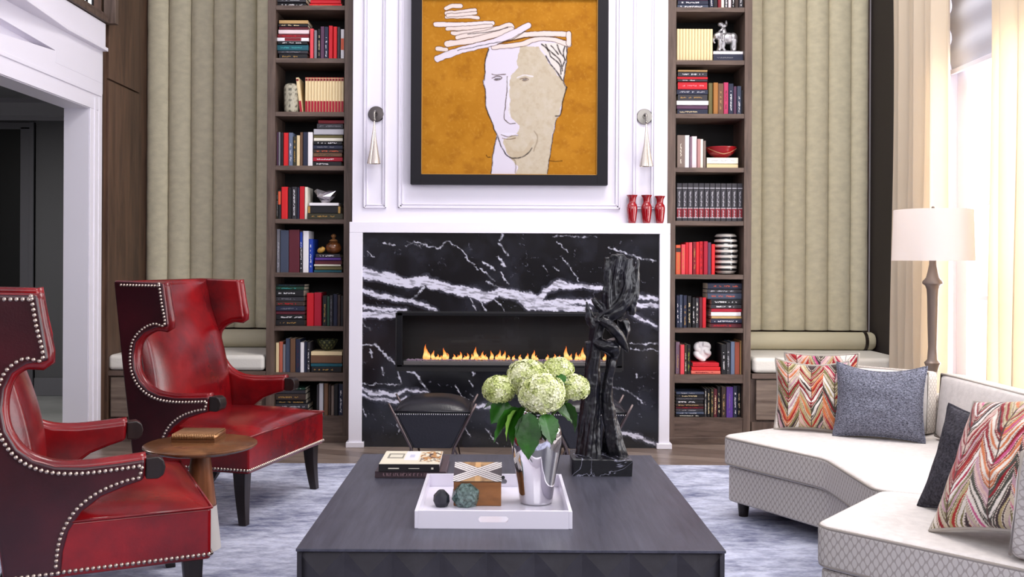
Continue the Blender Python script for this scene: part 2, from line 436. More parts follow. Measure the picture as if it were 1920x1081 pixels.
struct(MB().box(-4.4, -4.3, 2.0, 7.35, 2.6, ZC).build('wall_balcony', mat('upper_hall_paint', (196, 196, 204), 0.6)))
# dark wood panel return beyond the opening
b = MB(); b.box(XL - 0.05, XL, YE, YCH + 0.06, 0, ZC); b.box(XL, XL + 0.018, 6.43, 6.98, 0.05, 2.42); b.box(XL, XL + 0.018, 6.43, 6.98, 2.432, 4.9)
struct(b.build('wall_left_wood', M_panelwood, bevel=0.002))
# hall beyond the opening
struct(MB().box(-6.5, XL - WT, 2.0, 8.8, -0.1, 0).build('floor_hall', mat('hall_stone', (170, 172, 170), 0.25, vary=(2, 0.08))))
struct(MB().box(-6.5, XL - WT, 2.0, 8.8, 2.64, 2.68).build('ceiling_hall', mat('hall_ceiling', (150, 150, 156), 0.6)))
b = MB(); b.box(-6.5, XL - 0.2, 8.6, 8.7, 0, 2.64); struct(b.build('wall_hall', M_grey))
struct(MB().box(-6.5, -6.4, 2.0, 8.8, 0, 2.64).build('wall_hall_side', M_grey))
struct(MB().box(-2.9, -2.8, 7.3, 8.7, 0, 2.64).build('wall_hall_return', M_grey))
b = MB(); b.prism([(8.6, 2.46), (8.58, 2.46), (8.575, 2.49), (8.55, 2.5), (8.50, 2.56), (8.46, 2.6), (8.46, 2.64), (8.6, 2.64)], 'x', -6.4, -2.9); struct(b.build('trim_10', mat('hall_trim', (170, 168, 176), 0.5)))
b = MB(); b.box(-4.276, -4.15, 8.57, 8.6, 0, 2.40); b.box(-4.19, -4.15, 8.555, 8.6, 0, 2.44); b.box(-5.6, -4.15, 8.57, 8.6, 2.38, 2.44); b.box(-5.6, -5.5, 8.57, 8.6, 0, 2.4)
struct(b.build('trim_11', mat('hall_casing', (100, 99, 106), 0.5), bevel=0.004))
d = struct(MB().box(-5.5, -4.276, 8.585, 8.6, 0, 2.38).build('door_1', M_dark)); 
b = MB(); b.box(-5.4, -4.5, 8.575, 8.585, 0.2, 0.95); b.box(-5.4, -4.5, 8.575, 8.585, 1.1, 2.05); b.build('door_panel', M_dark, d, bevel=0.005)
b = MB(); b.box(-4.15, -2.9, 8.58, 8.6, 0, 0.16); struct(b.build('baseboard_hall', mat('hall_casing2', (120, 119, 126), 0.5), bevel=0.004))
area('hall_fill_light', (-4.0, 6.6, 2.5), (0, 0, 0), 0.5, 0.5, 34, (1, 0.97, 0.92))  # unseen fill added to brighten the hall
area('upper_hall_light', (-3.6, 4.8, 5.0), (0, 0, 0), 0.8, 0.8, 40, (1, 0.97, 0.95))  # area light out of view above the balcony

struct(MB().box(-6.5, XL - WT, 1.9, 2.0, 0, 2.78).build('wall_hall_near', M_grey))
# rug
mr = bpy.data.materials.new('rug_pile'); mr.use_nodes = True; nt = mr.node_tree; p = nt.nodes['Principled BSDF']; p.inputs['Roughness'].default_value = 0.9; p.inputs['Specular IOR Level'].default_value = 0.1
tc = nt.nodes.new('ShaderNodeTexCoord')
def nzn(scale, st, det=6, dist=0.0):
    mp = nt.nodes.new('ShaderNodeMapping'); mp.inputs['Scale'].default_value = st
    n = nt.nodes.new('ShaderNodeTexNoise'); n.inputs['Scale'].default_value = scale; n.inputs['Detail'].default_value = det; n.inputs['Distortion'].default_value = dist
    nt.links.new(tc.outputs['Object'], mp.inputs[0]); nt.links.new(mp.outputs[0], n.inputs['Vector']); return n
n1 = nzn(2.0, (1, 1.5, 1), 8, 0.8); n2 = nzn(12, (1, 2.2, 1), 8, .4); n3 = nzn(60, (1, 3, 1), 2)
r1 = nt.nodes.new('ShaderNodeValToRGB'); r1.color_ramp.elements[0].position = 0.36; r1.color_ramp.elements[0].color = lin((96, 100, 128)); r1.color_ramp.elements[1].position = 0.6; r1.color_ramp.elements[1].color = lin((196, 200, 222))
r2 = nt.nodes.new('ShaderNodeValToRGB'); r2.color_ramp.elements[0].position = 0.35; r2.color_ramp.elements[0].color = lin((112, 116, 142)); r2.color_ramp.elements[1].position = 0.62; r2.color_ramp.elements[1].color = lin((208, 212, 228))
m1 = nt.nodes.new('ShaderNodeMixRGB'); m1.inputs[0].default_value = 0.42
m2 = nt.nodes.new('ShaderNodeMixRGB'); m2.blend_type = 'OVERLAY'; m2.inputs[0].default_value = 0.45
nt.links.new(n1.outputs[0], r1.inputs[0]); nt.links.new(n2.outputs[0], r2.inputs[0]); nt.links.new(r1.outputs[0], m1.inputs[1]); nt.links.new(r2.outputs[0], m1.inputs[2])
nt.links.new(m1.outputs[0], m2.inputs[1]); nt.links.new(n3.outputs[0], m2.inputs[2]); nt.links.new(m2.outputs[0], p.inputs['Base Color'])
bp = nt.nodes.new('ShaderNodeBump'); bp.inputs['Strength'].default_value = 0.5; bp.inputs['Distance'].default_value = 0.006; nt.links.new(n3.outputs[0], bp.inputs['Height']); nt.links.new(bp.outputs[0], p.inputs['Normal'])
yr = atz(620, 869, 0.008).y
o = MB().box(-2.45, 2.35, 0.8, yr, 0.0, 0.012).build('area_rug', mr, bevel=0.004)
tag(o, 'large mottled blue grey area rug under the seating', 'rug')

# channel-tufted upholstered panels in the two alcoves
def channel_panel(x_edges, label):
    t = thing('channel_tufted_panel', label, 'wall panel', ((x_edges[0] + x_edges[-1]) / 2, YCH, 0.72), group='channel tufted panels over the two benches')
    for a, c in zip(x_edges[:-1], x_edges[1:]):
        a_, c_ = a - t.location.x, c - t.location.x
        n = 14; rows = []
        for z in (0.0, 3.9):
            rows.append([((a_ + c_) / 2 + (c_ - a_) / 2 * math.sin(PI * (k / n - 0.5)), 0.045 - 0.062 * math.cos(PI * (k / n - 0.5)) ** 0.8 if 0 < k < n else 0.045, z) for k in range(n + 1)])
        zz = np.linspace(0, 1, 40); A = np.array(rows); P = np.array([A[0] * (1 - q) + A[1] * q for q in zz])
        # soft puckers along the seams
        P[..., 1] += 0.003 * np.sin(P[..., 2] * 23 + a * 40)
        grid_obj('channel', M_channel, P, parent=t)
    MB().box(x_edges[0] - t.location.x, x_edges[-1] - t.location.x, 0.045, 0.055, 0, 3.9).build('backing_board', M_panelwood, t)
LE = [at(x, 400, YCH).x for x in (272, 313, 355, 397, 438, 478, 519)]
RE = [at(x, 400, YCH).x for x in (1388, 1430, 1472, 1513, 1555, 1597)] + [XR - 0.02]
channel_panel(LE, 'olive beige channel tufted wall panel behind the red chairs')
channel_panel(RE, 'pale beige channel tufted wall panel behind the sofa')

# window-seat benches with drawers
def bench(x0, x1, label, lc, lb, side):
    zt = at(900, 698, YF - 0.02).z
    t = thing('built_in_bench', label, 'bench', ((x0 + x1) / 2, (YF + YCH) / 2, 0), group='built in benches under the tufted panels'); w = (x1 - x0) / 2; yy = (YCH - YF) / 2
    b = MB(); b.box(-w, w, -yy + 0.02, yy + 0.04, 0.0, zt); b.build('carcass', M_case, t)
    MB().box(-w, w, -yy - 0.01, yy, zt - 0.035, zt).build('top_board', M_caseh, t, bevel=0.003)
    b = MB(); b.box(-w, w, -yy + 0.0, -yy + 0.03, 0.0, 0.15); b.build('plinth', M_case, t, bevel=0.002)
    n = 2
    for k in range(n):
        a = -w + 0.03 + k * (2 * w - 0.04) / n; c = a + (2 * w - 0.04) / n - 0.02
        dd = MB().box(a, c, -yy - 0.004, -yy + 0.02, 0.165, zt - 0.045).build('drawer_front', M_drawer, t, bevel=0.003)
    bw = w - 0.008
    o = MB().box(-bw, bw, -yy - 0.005, yy - 0.04, 0.0, 0.105).build('bench_cushion', M_cush, None, bevel=0.03, segs=4)
    o.location = (t.location.x, t.location.y, zt + 0.001); tag(o, lc, 'cushion', 'bench cushions')
    # bolster roll at the back
    r = 0.066; b = MB(); n = 28
    b.lathe([(r * 0.2, -bw), (r * 0.85, -bw + 0.002), (r, -bw + 0.02), (r, bw - 0.02), (r * 0.85, bw - 0.002), (r * 0.2, bw)], 0, 0, n)
    b2 = MB(); b2.v = [(v[2], v[0], v[1]) for v in b.v]; b2.f = b.f; b2.mi = b.mi
    o = b2.build('bolster_cushion', mat('bolster_suede', (200, 192, 166), 0.8, spec=0.15, bump=(60, .1)), None, auto=50)
    o.location = (t.location.x, YCH - 0.1, zt + 0.106 + r); tag(o, lb, 'bolster', 'bolsters on the benches')
    for sx in ((1,) if side > 0 else (-1,)):
        b = MB(); b.lathe([(r + 0.004, -0.012), (r + 0.004, 0.012)], 0, 0, n); b3 = MB(); b3.v = [(v[2] + sx * (bw - 0.07), v[0], v[1]) for v in b.v]; b3.f = b.f; b3.mi = b.mi
        b3.build('dark_band', M_darkwood, o)
bench(XL + 0.002, at(499, 650, YF).x - 0.002, 'dark wooden built in bench behind the far red chair', 'white bench cushion behind the far red chair', 'beige bolster roll lying on the bench behind the far red chair', -1)
bench(at(1409, 650, YF).x + 0.002, XR - 0.014, 'brown wooden built in bench behind the sofa', 'white bench cushion partly hidden by the sofa pillows', 'beige bolster roll with dark band, lying on the bench behind the sofa', 1)
# ------------------------------------------------------------------ fireplace
YM = 6.283                       # front of the white surround
xa, xb = at(654, 640, YM).x, at(1256, 640, YM).x
xi, xj = at(678.5, 640, YM).x, at(1236, 640, YM).x
zt = at(955, 417, YM).z; zi = at(955, 437, YM).z
t = thing('fireplace_surround', 'plain white fireplace surround with mantel shelf round the black marble', 'fireplace surround', ((xa + xb) / 2, YM, 0)); cx0 = t.location.x
b = MB(); b.box(xa - cx0, xb - cx0, 0, 0.2, zi, zt); b.build('mantel_shelf', M_white, t, bevel=0.003)
for s_, (p0, p1) in enumerate(((xa, xi), (xj, xb))):
    b = MB(); b.box(p0 - cx0, p1 - cx0, 0.0, 0.2, 0, zi); b.build('jamb', M_white, t, bevel=0.003)
    MB().box(p0 - cx0 - 0.015, p1 - cx0 + 0.015, -0.014, 0.19, 0, 0.035).build('foot_block', M_white, t, bevel=0.003)

# black marble slab with white veins (vein map computed on the slab's own mesh)
YS = 6.305
u = np.arange(676, 1240, 1.3); v = np.arange(433, 840.5, 1.3)
U, V = np.meshgrid(u, v)
zx = (U - 640) * 2.35; zy = (V - 400) * 2.35
wx = zx + (fbm(zx, zy, 0.03, 3) - 0.5) * 26 + (fbm(zx, zy, 0.16, 5, 3) - 0.5) * 9
wy = zy + (fbm(zx, zy, 0.03, 4) - 0.5) * 22 + (fbm(zx, zy, 0.16, 6, 3) - 0.5) * 11
big = [[(85, 262, 16), (200, 285, 19), (290, 310, 19), (370, 300, 21), (440, 322, 17), (560, 345, 18), (640, 370, 22), (700, 345, 15), (780, 362, 18), (840, 372, 18), (870, 392, 17)],
       [(870, 378, 11), (900, 335, 10), (960, 310, 12), (1050, 322, 8), (1150, 322, 7)], [(760, 350, 10), (830, 410, 12), (900, 415, 12), (1000, 412, 12), (1095, 425, 11)],
       [(870, 395, 11), (950, 390, 10), (1060, 385, 9), (1130, 395, 8)], [(1290, 360, 8), (1340, 365, 7), (1395, 372, 7)], [(1285, 400, 9), (1395, 406, 8)],
       [(80, 332, 5), (160, 365, 9), (240, 380, 7), (330, 395, 6), (380, 410, 7), (425, 432, 3)], [(80, 412, 4), (170, 425, 5), (290, 430, 3)],
       [(80, 448, 12), (150, 450, 13), (240, 452, 12)], [(80, 775, 4), (160, 792, 8), (230, 800, 7), (290, 775, 4), (385, 792, 1)], [(80, 800, 4), (170, 822, 5), (260, 835, 6), (290, 812, 3)],
       [(590, 845, 3), (640, 852, 7), (710, 868, 4)], [(1205, 958, 7), (1290, 972, 6), (1395, 1022, 3)], [(1280, 440, 5), (1340, 470, 5), (1395, 500, 3)]]
thin = [[(300, 385, 2), (335, 360, 3), (362, 328, 3)], [(145, 575, 3), (180, 610, 2), (242, 662, 3), (262, 752, 1)], [(265, 675, 2), (320, 705, 3), (385, 782, 2)], [(85, 582, 1), (145, 578, 2)],
        [(85, 756, .6), (260, 752, .8)], [(180, 130, 1.5), (235, 142, 1)], [(285, 150, 1), (320, 130, 1.5), (400, 150, 1), (440, 150, 2), (465, 120, 1), (520, 152, 1), (560, 210, 1.5), (600, 245, 1)],
        [(618, 210, 2), (672, 247, 3)], [(690, 195, 4), (727, 232, 4)], [(700, 142, 3), (727, 182, 3)], [(712, 98, 5), (700, 122, 3)], [(610, 240, 1.5), (660, 282, 3), (682, 300, 1)], [(640, 300, 1), (702, 332, 2)],
        [(700, 262, 2), (737, 302, 2)], [(975, 190, .8), (1050, 302, .8)], [(950, 120, .7), (1002, 172, .7)], [(120, 170, 1), (150, 192, 1)], [(590, 350, 1), (642, 432, 1)], [(680, 380, 1), (722, 430, 1.5)], [(560, 358, .8), (600, 430, 1)],
        [(1170, 755, 1.5), (1260, 775, 2.5), (1342, 838, 1.5)], [(1190, 852, 1.5), (1240, 882, 1.5), (1215, 942, 1.5)], [(1178, 150, 1.2), (1290, 185, 2), (1390, 207, 1.2)], [(1298, 190, 2), (1295, 345, 2)],
        [(1270, 572, 1.5), (1390, 565, 2.5)], [(1275, 592, 1.5), (1395, 597, 1.5)], [(1300, 705, 2), (1304, 720, 1)], [(570, 680, 3), (585, 712, 3)], [(570, 735, 2), (577, 760, 2)], [(565, 790, 2), (575, 806, 2)], [(130, 600, 2), (132, 640, 1)],
        [(182, 680, 2), (185, 715, 1.5)], [(285, 130, .8), (350, 150, .8)], [(1210, 975, 1), (1240, 1010, 1.5)], [(245, 880, 1), (255, 960, 1.5)], [(640, 950, 1), (690, 1010, 1)], [(1120, 95, .8), (930, 100, .8)], [(560, 880, 2), (540, 930, 1.5), (570, 980, 1.5)],
        [(500, 760, 1), (560, 820, 1)], [(100, 850, 1), (110, 900, .7)], [(85, 470, 1.5), (130, 520, .6)], [(890, 225, .6), (905, 260, .6)], [(935, 230, .8), (955, 255, .8)]]
col = np.ones(U.shape + (3,)) * s2l((20, 20, 24))
cloud = fbm(zx, zy, 0.012, 9, 5)
col = mixc(col, (40, 41, 50), np.clip((cloud - 0.45) * 3, 0, 1) * 0.8)
gr = fbm(zx * .22 + 50, zy + zx * -.12 + 300, 0.16, 11, 3)
for L in big:
    d = stroke(wx, wy, L) - 1.5; a = np.clip(0.5 - d / 3.0, 0, 1); a *= 1 - 0.6 * np.clip((gr - 0.56) * 9, 0, 1)
    col = mixc(col, (222, 220, 236), a)
    col = mixc(col, (120, 120, 140), np.clip(0.5 - (d - 9) / 8, 0, 1) * 0.16)
brk = fbm(zx, zy, 0.07, 12, 3)
for L in thin:
    d = stroke(wx, wy, L); a = np.clip(0.8 - d / 2.2, 0, 1) * np.clip((brk - 0.34) * 6, 0.15, 1)
    col = mixc(col, (196, 196, 210), a)
hair = np.abs(fbm(zx + 40 * fbm(zx, zy, .01, 31), zy * 0.8, 0.011, 21, 5) - 0.5)
col = mixc(col, (150, 150, 168), np.clip(1 - hair / 0.0035, 0, 1) * np.clip((brk - 0.52) * 7, 0, 1) * 0.5)
ox0, ox1, oy0, oy1 = 745, 1167, 587, 688
hole = (U > ox0) & (U < ox1) & (V > oy0) & (V < oy1)
X3 = (U - CX) * YS / F; Z3 = H - (V - CY - 2.0 * 0 - 0) * YS / F
Z3 = H - ((V - 0.1) - CY) * YS / F
Z3[-1, :] = 0.0
P = np.stack([X3, np.full_like(X3, YS), Z3], -1)
mm = attr_mat('black_marble', rough=0.16, spec=0.6)
slab = grid_obj('marble_slab', mm, P, col, hole=hole)
tag(slab, 'polished black marble slab with white veins inside the white surround', 'marble slab')
fx0, fx1 = float(X3[0, np.argmax(u > ox0)]), float(X3[0, np.argmax(u > ox1) - 1])
fz1, fz0 = float(Z3[np.argmax(v > oy0), 0]), float(Z3[np.argmax(v > oy1) - 1, 0])
# linear gas fire set into the slab
t = thing('linear_gas_fireplace', 'wide low gas fire with orange flames set in the marble', 'fireplace', ((fx0 + fx1) / 2, YS, fz0)); w = (fx1 - fx0) / 2 + 0.004; h = fz1 - fz0 + 0.004
M_fb = mat('firebox_steel', (30, 29, 31), 0.45, 0.3)
b = MB(); b.box(-w, w, 0.3, 0.32, -0.02, h); b.box(-w - 0.01, -w, -0.002, 0.32, -0.02, h); b.box(w, w + 0.01, -0.002, 0.32, -0.02, h); b.box(-w, w, -0.002, 0.32, h - 0.004, h + 0.01); b.box(-w, w, -0.002, 0.32, -0.03, 0.0)
b.build('firebox', M_fb, t)
b = MB(); b.box(-w, -w + 0.035, -0.006, 0.01, 0, h); b.box(w - 0.035, w, -0.006, 0.01, 0, h); b.box(-w, w, -0.006, 0.01, h - 0.02, h); b.box(-w, w, -0.006, 0.01, 0, 0.012)
b.build('trim_frame', mat('fire_trim', (26, 26, 30), 0.35, 0.6), t, bevel=0.002)
MB().box(-w + 0.035, w - 0.035, 0.012, 0.016, 0.03, h - 0.02).build('glass_front', glassm, t)
MB().box(-w + 0.04, w - 0.04, 0.02, 0.12, 0.0, 0.035).build('burner_tray', mat('burner_steel', (120, 116, 116), 0.4, 0.8), t, bevel=0.003)
b = MB(); rr = random.Random(3)
for k in range(1500):
    x = rr.uniform(-w + 0.06, w - 0.06); y = rr.uniform(0.03, 0.11); r = rr.uniform(0.003, 0.006)
    b.ball((x, y, 0.037 + rr.uniform(0, 0.004)), (r, r, r * 0.7), 5, 3)
o = b.build('crushed_glass_bed', mat('fire_glass', (150, 130, 150), 0.3), t); o['kind'] = 'stuff'
fm = bpy.data.materials.new('gas_flame'); fm.use_nodes = True; nt = fm.node_tree; p = nt.nodes['Principled BSDF']; p.inputs['Base Color'].default_value = (0, 0, 0, 1)
tc = nt.nodes.new('ShaderNodeTexCoord'); sx = nt.nodes.new('ShaderNodeSeparateXYZ'); rp = nt.nodes.new('ShaderNodeValToRGB')
nt.links.new(tc.outputs['Generated'], sx.inputs[0]); nt.links.new(sx.outputs[2], rp.inputs[0]); nt.links.new(rp.outputs[0], p.inputs['Emission Color'])
rp.color_ramp.elements[0].color = lin((255, 150, 60)); rp.color_ramp.elements[1].color = lin((190, 60, 12)); e = rp.color_ramp.elements.new(0.35); e.color = lin((255, 214, 130)); e = rp.color_ramp.elements.new(0.7); e.color = lin((250, 140, 40))
p.inputs['Emission Strength'].default_value = 1.5
fl = [(797, 26), (803, 18), (812, 16), (820, 10), (826, 8), (834, 20), (839, 12), (852, 10), (858, 9), (864, 14), (871, 8), (877, 12), (885, 11), (893, 22), (900, 8), (905, 15), (911, 10), (922, 16), (931, 10), (938, 17), (945, 16), (953, 9), (963, 9), (975, 10), (989, 12), (1001, 17), (1006, 9), (1027, 10), (1040, 11), (1050, 9), (1063, 24), (1070, 12), (1080, 14), (1087, 12), (1094, 22), (1108, 14), (1120, 16), (1134, 12), (1148, 15)]
for px, hh in fl:
    p0 = at(px, 676, YS + 0.07); hgt = hh * YS / F * 1.15; b = MB(); r = 0.007 + hgt * 0.1
    ang = rr.uniform(-0.1, 0.1)
    b.tube([(ang * q * hgt + 0.004 * math.sin(q * 7 + px), 0, q * hgt) for q in (0, .12, .3, .5, .7, .88, 1)], [r * .5, r * .95, r, r * .72, r * .42, r * .18, .0006], 8)
    o = b.build('flame', fm, t, smooth=True); o.location = (p0.x - t.location.x, 0.07, 0.038)

# ------------------------------------------------------------------ framed painting
YP = 6.30
zs = 3.18
def PX(zx): return 780 + zx / zs
un = np.arange(788, 1121.5, 0.75); vn = np.arange(-4, 329, 0.75)
U, V = np.meshgrid(un, vn); X = (U - 780) * zs; Y = V * zs
wob = lambda s, k: (fbm(X, Y, s, k, 3) - 0.5)
Xw = X + wob(0.03, 41) * 9; Yw = Y + wob(0.03, 42) * 9
A = np.ones(U.shape + (3,)) * s2l((186, 124, 32))
A = mixc(A, (206, 142, 44), np.clip((fbm(X, Y, 0.012, 43) - 0.42) * 3, 0, 1) * 0.5)
A = mixc(A, (150, 90, 22), np.clip((fbm(X, Y, 0.02, 44) - 0.55) * 4, 0, 1) * 0.42)
A = mixc(A, (220, 160, 66), np.clip((fbm(X, Y, 0.09, 45) - 0.6) * 6, 0, 1) * 0.3)
head = [(425, 285), (407, 370), (403, 470), (393, 480), (397, 500), (408, 560), (412, 640), (445, 720), (478, 800), (455, 900), (442, 1062), (775, 1062), (800, 900), (835, 700), (855, 685), (870, 600), (893, 520), (875, 480), (890, 400), (897, 250), (760, 235), (600, 265), (430, 275)]
A = mixc(A, (230, 222, 232), inpoly(Xw, Yw, head).astype(float))
tan_ = [(605, 270), (596, 400), (565, 450), (548, 560), (560, 700), (600, 735), (610, 790), (520, 830), (530, 905), (560, 935), (600, 990), (580, 1062), (775, 1062), (800, 900), (835, 700), (855, 685), (870, 600), (893, 520), (875, 480), (830, 440), (775, 350), (735, 275)]
n1_ = fbm(X, Y, 0.05, 46, 4)
mk = (inpoly(Xw + wob(.02, 51) * 30, Yw, tan_) & inpoly(Xw, Yw, head)).astype(float)
A = mixc(A, (208, 194, 166), mk * 0.95); A = mixc(A, (186, 168, 132), mk * np.clip((n1_ - 0.48) * 3, 0, 1) * 0.35); A = mixc(A, (228, 220, 206), mk * np.clip((fbm(X, Y, .03, 47) - 0.5) * 3, 0, 1) * .3)
jaw = [(520, 830), (545, 925), (600, 940), (655, 920), (700, 850), (690, 820), (640, 900), (590, 905)]
A = mixc(A, (190, 166, 126), inpoly(Xw, Yw, jaw) * 0.3)
hairp = [(745, 255), (897, 250), (888, 400), (873, 480), (830, 430), (785, 340), (740, 280)]
A = mixc(A, (236, 226, 216), inpoly(Xw, Yw, hairp) * 1.0)
def ink(pts, w=2.2, c=(44, 32, 34), a=0.9, k=5):
    w *= 1.25; c = tuple(v * .82 if v < 200 else v for v in c)
    global A
    P_ = smooth_path([(x, y, w * .8) for x, y in pts], k); d = stroke(Xw, Yw, P_)
    A = mixc(A, c, np.clip(0.8 - d / 2.5, 0, 1) * a * np.clip(0.5 + fbm(X, Y, .08, 48, 2), 0, 1))
ink([(425, 290), (407, 370), (403, 470), (395, 480), (398, 500), (408, 560), (413, 640), (445, 720), (478, 800), (510, 880), (545, 930), (600, 940), (650, 925), (690, 880)], 3.2)
ink([(478, 815), (458, 900), (442, 1060)], 2.6); ink([(835, 700), (806, 860), (775, 1060)], 2); ink([(893, 515), (872, 600), (857, 680), (825, 688)], 3.2); ink([(890, 260), (893, 330), (886, 400), (875, 480), (890, 515)], 3)
for q in ([(745, 262), (790, 300), (850, 350), (868, 420)], [(765, 262), (800, 330), (850, 380), (858, 440)], [(770, 330), (800, 380), (830, 420), (868, 475)], [(835, 262), (855, 310), (880, 350), (870, 390)], [(880, 270), (872, 320), (888, 360)], [(800, 270), (830, 300), (845, 320)]): ink(q, 3.4)
ink([(540, 455), (536, 560), (522, 690), (530, 715), (560, 735), (590, 732)], 2.2, (96, 74, 50)); ink([(546, 460), (548, 600), (555, 690)], 5, (240, 236, 240), .7)
ink([(445, 440), (480, 445), (530, 440)], 2, (120, 90, 80)); ink([(450, 465), (475, 452), (505, 462), (490, 475), (462, 472)], 2.5, (110, 84, 76)); ink([(600, 462), (640, 445), (690, 455)], 3, (238, 232, 232)); ink([(615, 470), (640, 460), (668, 468), (650, 478), (628, 476)], 2, (150, 120, 100))
ink([(470, 468), (490, 469)], 5, (120, 110, 110)); ink([(635, 469), (652, 469)], 5, (150, 140, 136))
ink([(510, 800), (550, 796), (600, 802)], 6, (236, 230, 240), 1); ink([(505, 803), (550, 812), (605, 803)], 1.6, (110, 84, 60)); ink([(510, 822), (550, 828), (590, 820)], 1.6, (150, 120, 90))
ink([(560, 940), (590, 960), (590, 1030)], 3, (150, 126, 90), .6); ink([(700, 900), (720, 820), (700, 780)], 3, (160, 136, 100), .5)
ink([(415, 925), (425, 938), (440, 938)], 2, (90, 54, 20)); ink([(795, 955), (830, 958), (870, 955)], 2.5, (90, 54, 20), .7)
def strip(pts, w, c=(238, 222, 212)):
    global A
    P_ = smooth_path([(x, y, w) for x, y in pts], 4); d = stroke(Xw, Yw, P_) + w * .35
    A = mixc(A, (84, 48, 30), np.clip(0.6 - (d - 3.5) / 3, 0, 1) * 0.85)
    A = mixc(A, c, np.clip(0.5 - d / 2, 0, 1)); A = mixc(A, (206, 180, 160), np.clip(0.5 - np.abs(d + w * .35) / 3, 0, 1) * .3)
_st = strip
def strip(pts, w, c=(238, 222, 212)): _st(pts, w * 1.45, c)
strip([(172, 50), (210, 36), (256, 36)], 13); strip([(172, 80), (260, 70), (345, 58)], 11); strip([(172, 100), (280, 98), (365, 105)], 10)
strip([(180, 92), (270, 84), (350, 76)], 9); strip([(110, 146), (280, 146), (450, 136)], 13, (240, 228, 224)); strip([(180, 170), (320, 165), (440, 152)], 11); strip([(208, 198), (350, 185), (480, 165)], 11)
strip([(240, 220), (400, 195), (548, 145), (566, 172)], 13); strip([(178, 262), (330, 240), (460, 205), (560, 175)], 17); strip([(120, 290), (175, 296)], 12)
strip([(455, 280), (620, 262), (700, 232), (800, 228), (905, 262)], 13); strip([(470, 240), (640, 205), (760, 198), (905, 200)], 15); strip([(905, 195), (902, 255)], 14)
strip([(122, 350), (220, 312), (330, 280), (450, 252), (560, 205), (662, 150)], 20, (234, 224, 232))
ink([(240, 300), (420, 262), (560, 235), (650, 180)], 1.6); ink([(480, 262), (640, 225), (780, 215), (880, 235)], 1.8, (80, 50, 40)); ink([(300, 205), (420, 190), (540, 165)], 1.8)
t = thing('framed_painting', 'large painting of a long white face with bandages, ochre ground, black frame', 'painting', (at(954.5, 300, YP).x, YW, at(954.5, 346, YP).z))
ox, oz = t.location.x, t.location.z
Xp = (U - CX) * YP / F + 0.0; Zp = H - (V - CY) * YP / F
Xp2 = Xp - ox; Zp2 = Zp - oz
P = np.stack([Xp2, np.full_like(Xp2, YP - YW + 0.008), Zp2], -1)
cv = grid_obj('canvas', attr_mat('painted_canvas', rough=0.75, spec=0.08), P, A * np.array([.70, .70, .74]), t)
x0, x1 = at(770, 300, YP).x - ox, at(1139.5, 300, YP).x - ox; fw = 20 * YP / F; zt_ = float(Zp2[0, 0])
M_fr = mat('black_frame_lacquer', (24, 22, 28), 0.6, spec=.2)
b = MB(); yf, yb = YP - YW - 0.012, -0.001
b.box(x0, x0 + fw, yf, yb, 0, zt_ + fw); b.box(x1 - fw, x1, yf, yb, 0, zt_ + fw); b.box(x0 + fw, x1 - fw, yf, yb, 0, fw * 0.93); b.box(x0 + fw, x1 - fw, yf, yb, zt_ - 0.005, zt_ + fw)
b.build('frame', M_fr, t, bevel=0.002)
b = MB(); b.box(x0 + fw - .002, x0 + fw + 0.004, yf + .008, -0.04, fw * .93, zt_); b.box(x1 - fw - 0.004, x1 - fw + .002, yf + .008, -0.04, fw * .93, zt_); b.box(x0 + fw, x1 - fw, yf + .008, -0.04, fw * .93, fw * .93 + 0.004)
b.build('inner_fillet', mat('gilt_fillet', (176, 130, 60), 0.4, 0.5), t)

# ------------------------------------------------------------------ wall sconces
def sconce(px, py, label, mir, m_plate):
    o = at(px, py, YW); t = thing('wall_sconce', label, 'wall light', (o.x, YW - 0.001, o.z), group='pair of wall sconces beside the painting')
    def rot(b):  # z axis -> -y
        b.v = [(v[0], -v[2], v[1]) for v in b.v]; return b
    rot(MB().lathe([(0.052, 0), (0.052, 0.008), (0.048, 0.014), (0.014, 0.016), (0.012, 0.02)], n=36)).build('backplate', m_plate, t, auto=40)
    b = MB(); b.tube(smooth_path([(0, -0.015, 0.005), (0, -0.05, 0.012), (-0.004 * mir, -0.068, -0.005), (-0.003 * mir, -0.07, -0.04)], 5), 0.0075, 10); b.build('arm', M_nickel, t, smooth=True)
    b = MB(); b.ball((-0.003 * mir, -0.07, -0.046), 0.010, 12, 8); b.build('joint', M_nickel, t, smooth=True)
    for (dx, dy, r) in ((0.010 * mir, 0.0, 0.034), (-0.022 * mir, 0.006, 0.026)):
        b = MB(); base = Vector((-0.003 * mir, -0.07, -0.05)); end = base + Vector((dx, dy, -0.285))
        pts = smooth_path([tuple(base.lerp(end, q)) + (rr_,) for q, rr_ in ((0, .004), (.2, .006), (.45, .011), (.7, r * .62), (.92, r * .92), (1, r))], 4)
        b.tube([p_[:3] for p_ in pts], [p_[3] for p_ in pts], 20, cap=False); b.tube([p_[:3] for p_ in pts], [p_[3] - .0015 for p_ in pts], 20, cap=False)
        b.build('fluted_shade', mat('sconce_shade', (216, 206, 196), 0.25, 0.75), t, smooth=True)
sconce(705.5, 214, 'nickel wall sconce with trumpet shade between painting and left bookcase', 1, mat('dark_nickel', (86, 80, 80), 0.35, 0.9))
sconce(1208, 219, 'nickel wall sconce with trumpet shade above the three red vases', -1, M_nickel)

